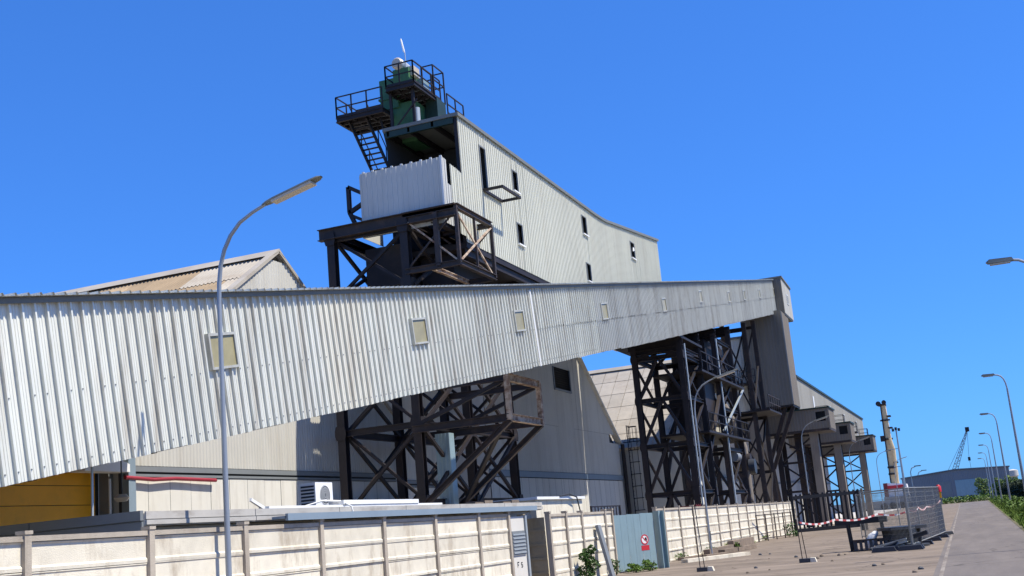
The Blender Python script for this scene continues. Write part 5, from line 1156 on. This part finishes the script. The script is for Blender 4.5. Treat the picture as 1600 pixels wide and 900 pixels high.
def bush(name, loc, r, h, n, size, label, cat, mt='leaf', seed=1, trunk=None):
    t = thing(name, loc, label, cat); rr = random.Random(seed); cs = []
    for k in range(9):
        z = h * (0.2 + 0.75 * k / 8); s = r * (1.0 - 0.55 * k / 8)
        cs.append((Vector(loc) + Vector((rr.uniform(-0.35, 0.35) * r, rr.uniform(-0.35, 0.35) * r, z)), (s * 0.7, s * 0.7, h * 0.14)))
    if trunk:
        part('trunk', MB().tube([Vector(loc), Vector(loc) + Vector((0.1, 0, h * 0.35)), Vector(loc) + Vector((0, 0.1, h * 0.8))], [trunk, trunk * 0.7, trunk * 0.2], 7), 'bark', t, True)
        for k in range(5):
            a = rr.uniform(0, 6.3); part('limb', MB().tube([Vector(loc) + Vector((0.07, 0, h * (0.25 + 0.08 * k))), Vector(loc) + Vector((math.cos(a) * r * 0.6, math.sin(a) * r * 0.6, h * (0.5 + 0.07 * k)))], [trunk * 0.5, trunk * 0.1], 5), 'bark', t)
    else:
        m = MB()
        for k in range(7):
            a = rr.uniform(0, 6.3); m.tube([Vector(loc), Vector(loc) + Vector((math.cos(a) * r * 0.25, math.sin(a) * r * 0.25, h * 0.5)), Vector(loc) + Vector((math.cos(a) * r * 0.45, math.sin(a) * r * 0.45, h * rr.uniform(0.7, 0.98)))], [0.014, 0.01, 0.004], 5)
        part('stems', m, 'bark', t)
    c = part('crown', leaves(cs, n, r, size, seed), mt, t)
    return t
for k, (yy, lab_) in enumerate([(47.6, 'sparse green weeds at the foot of the wall just past the gate'), (53.5, 'sparse green weeds at the wall foot by the second street lamp'), (63.5, 'sparse green weeds at the wall foot beyond the timber'), (68.5, 'sparse green weeds at the wall foot near the rail fence')]):
    bush('weed_clump', (XR + 0.22, yy, 0), 0.45, 0.28, 200, 0.08, lab_, 'weeds', 'leaf', 40 + k)
bush('leafy_bush', (XR + 0.42, 34.9, 0), 0.42, 1.02, 1300, 0.10, 'leafy green bush growing at the foot of the short wall', 'bush', 'leaf_dark', 4)
bush('leafy_bush', (XL + 0.35, 26.0, 0), 0.5, 0.72, 700, 0.09, 'small green bush growing at the foot of the wall below the gallery', 'bush', 'leaf', 6)
bush('weed_clump', (XR + 0.75, 38.9, 0), 0.4, 0.30, 500, 0.09, 'bright green weed clump growing before the steel gate', 'weeds', 'leaf', 8)
bush('weed_clump', (XR + 1.1, 39.4, 0), 0.42, 0.36, 500, 0.09, 'taller green weed clump beside the gate sign', 'weeds', 'leaf', 12)
bush('weed_clump', (XR + 0.3, 38.1, 0), 0.25, 0.5, 250, 0.08, 'thin green weed at the wall end by the gate', 'weeds', 'leaf_dark', 13)
bush('weed_clump', (XR + 0.3, 58.0, 0), 0.6, 0.3, 300, 0.09, 'low green weeds by the long wall near the timber', 'weeds', 'leaf', 14)
bush('weed_clump', (-10.7, 71.5, 0), 0.6, 0.8, 300, 0.12, 'green weeds growing by the palisade gate post', 'weeds', 'leaf_dark', 15)
tr = [((1.6, 300, 0), 2.6, 4.6, 'round green tree standing before the grey shed'), ((4.6, 262, 0), 1.9, 3.9, 'bushy green tree at the end of the boundary wall'), ((6.8, 285, 0), 2.2, 4.4, 'broad green tree behind the boundary wall end'), ((9.0, 300, 0), 2.2, 4.0, 'low green tree at the corner of the grey shed')]
for k, (l_, r_, h_, lab_) in enumerate(tr): bush('tree', l_, r_, h_, 1300, 0.45, lab_, 'tree', 'leaf_pale', 20 + k, trunk=0.2)
# far water tower at the right
p = PY(1583, 742, 420)
t = thing('water_tower', (p.x, 420, 0), 'small pale tower beyond the end of the boundary wall', 'tower')
part('shaft', MB().tube([(p.x, 420, 0), (p.x, 420, 5.2)], 1.0, 12), 'silo', t, True); part('tank', MB().tube([(p.x, 420, 5.2), (p.x, 420, 5.8), (p.x, 420, 7.6), (p.x, 420, 8.0)], [1.0, 1.7, 1.7, 0.4], 14), 'silo', t, True)
# quayside low wall far left, seen between crane and mesh fence
t = single('quay_wall', MB().box(-40, -6.0, 228.5, 229.2, 0, 1.6), 'trim_grey', (-20, 229, 0), 'low grey wall crossing behind the crane base', 'wall')
# stones on the yard
rr = random.Random(21)
for k in range(16):
    u = rr.uniform(1130, 1440); v = rr.uniform(866, 898); p = PZ(u, v, 0); s = rr.uniform(0.03, 0.08)
    m = MB().tube([p + Vector((0, 0, -0.01)), p + Vector((0, 0, s * 0.5)), p + Vector((s * 0.2, 0, s * 0.9))], [s, s * 0.9, s * 0.3], 6)
    single('loose_stone', m, 'yard_concrete' if k % 3 else 'plastic_dark', p, 'small loose stone lying on the yard concrete', 'stone', 'loose stones on the yard')
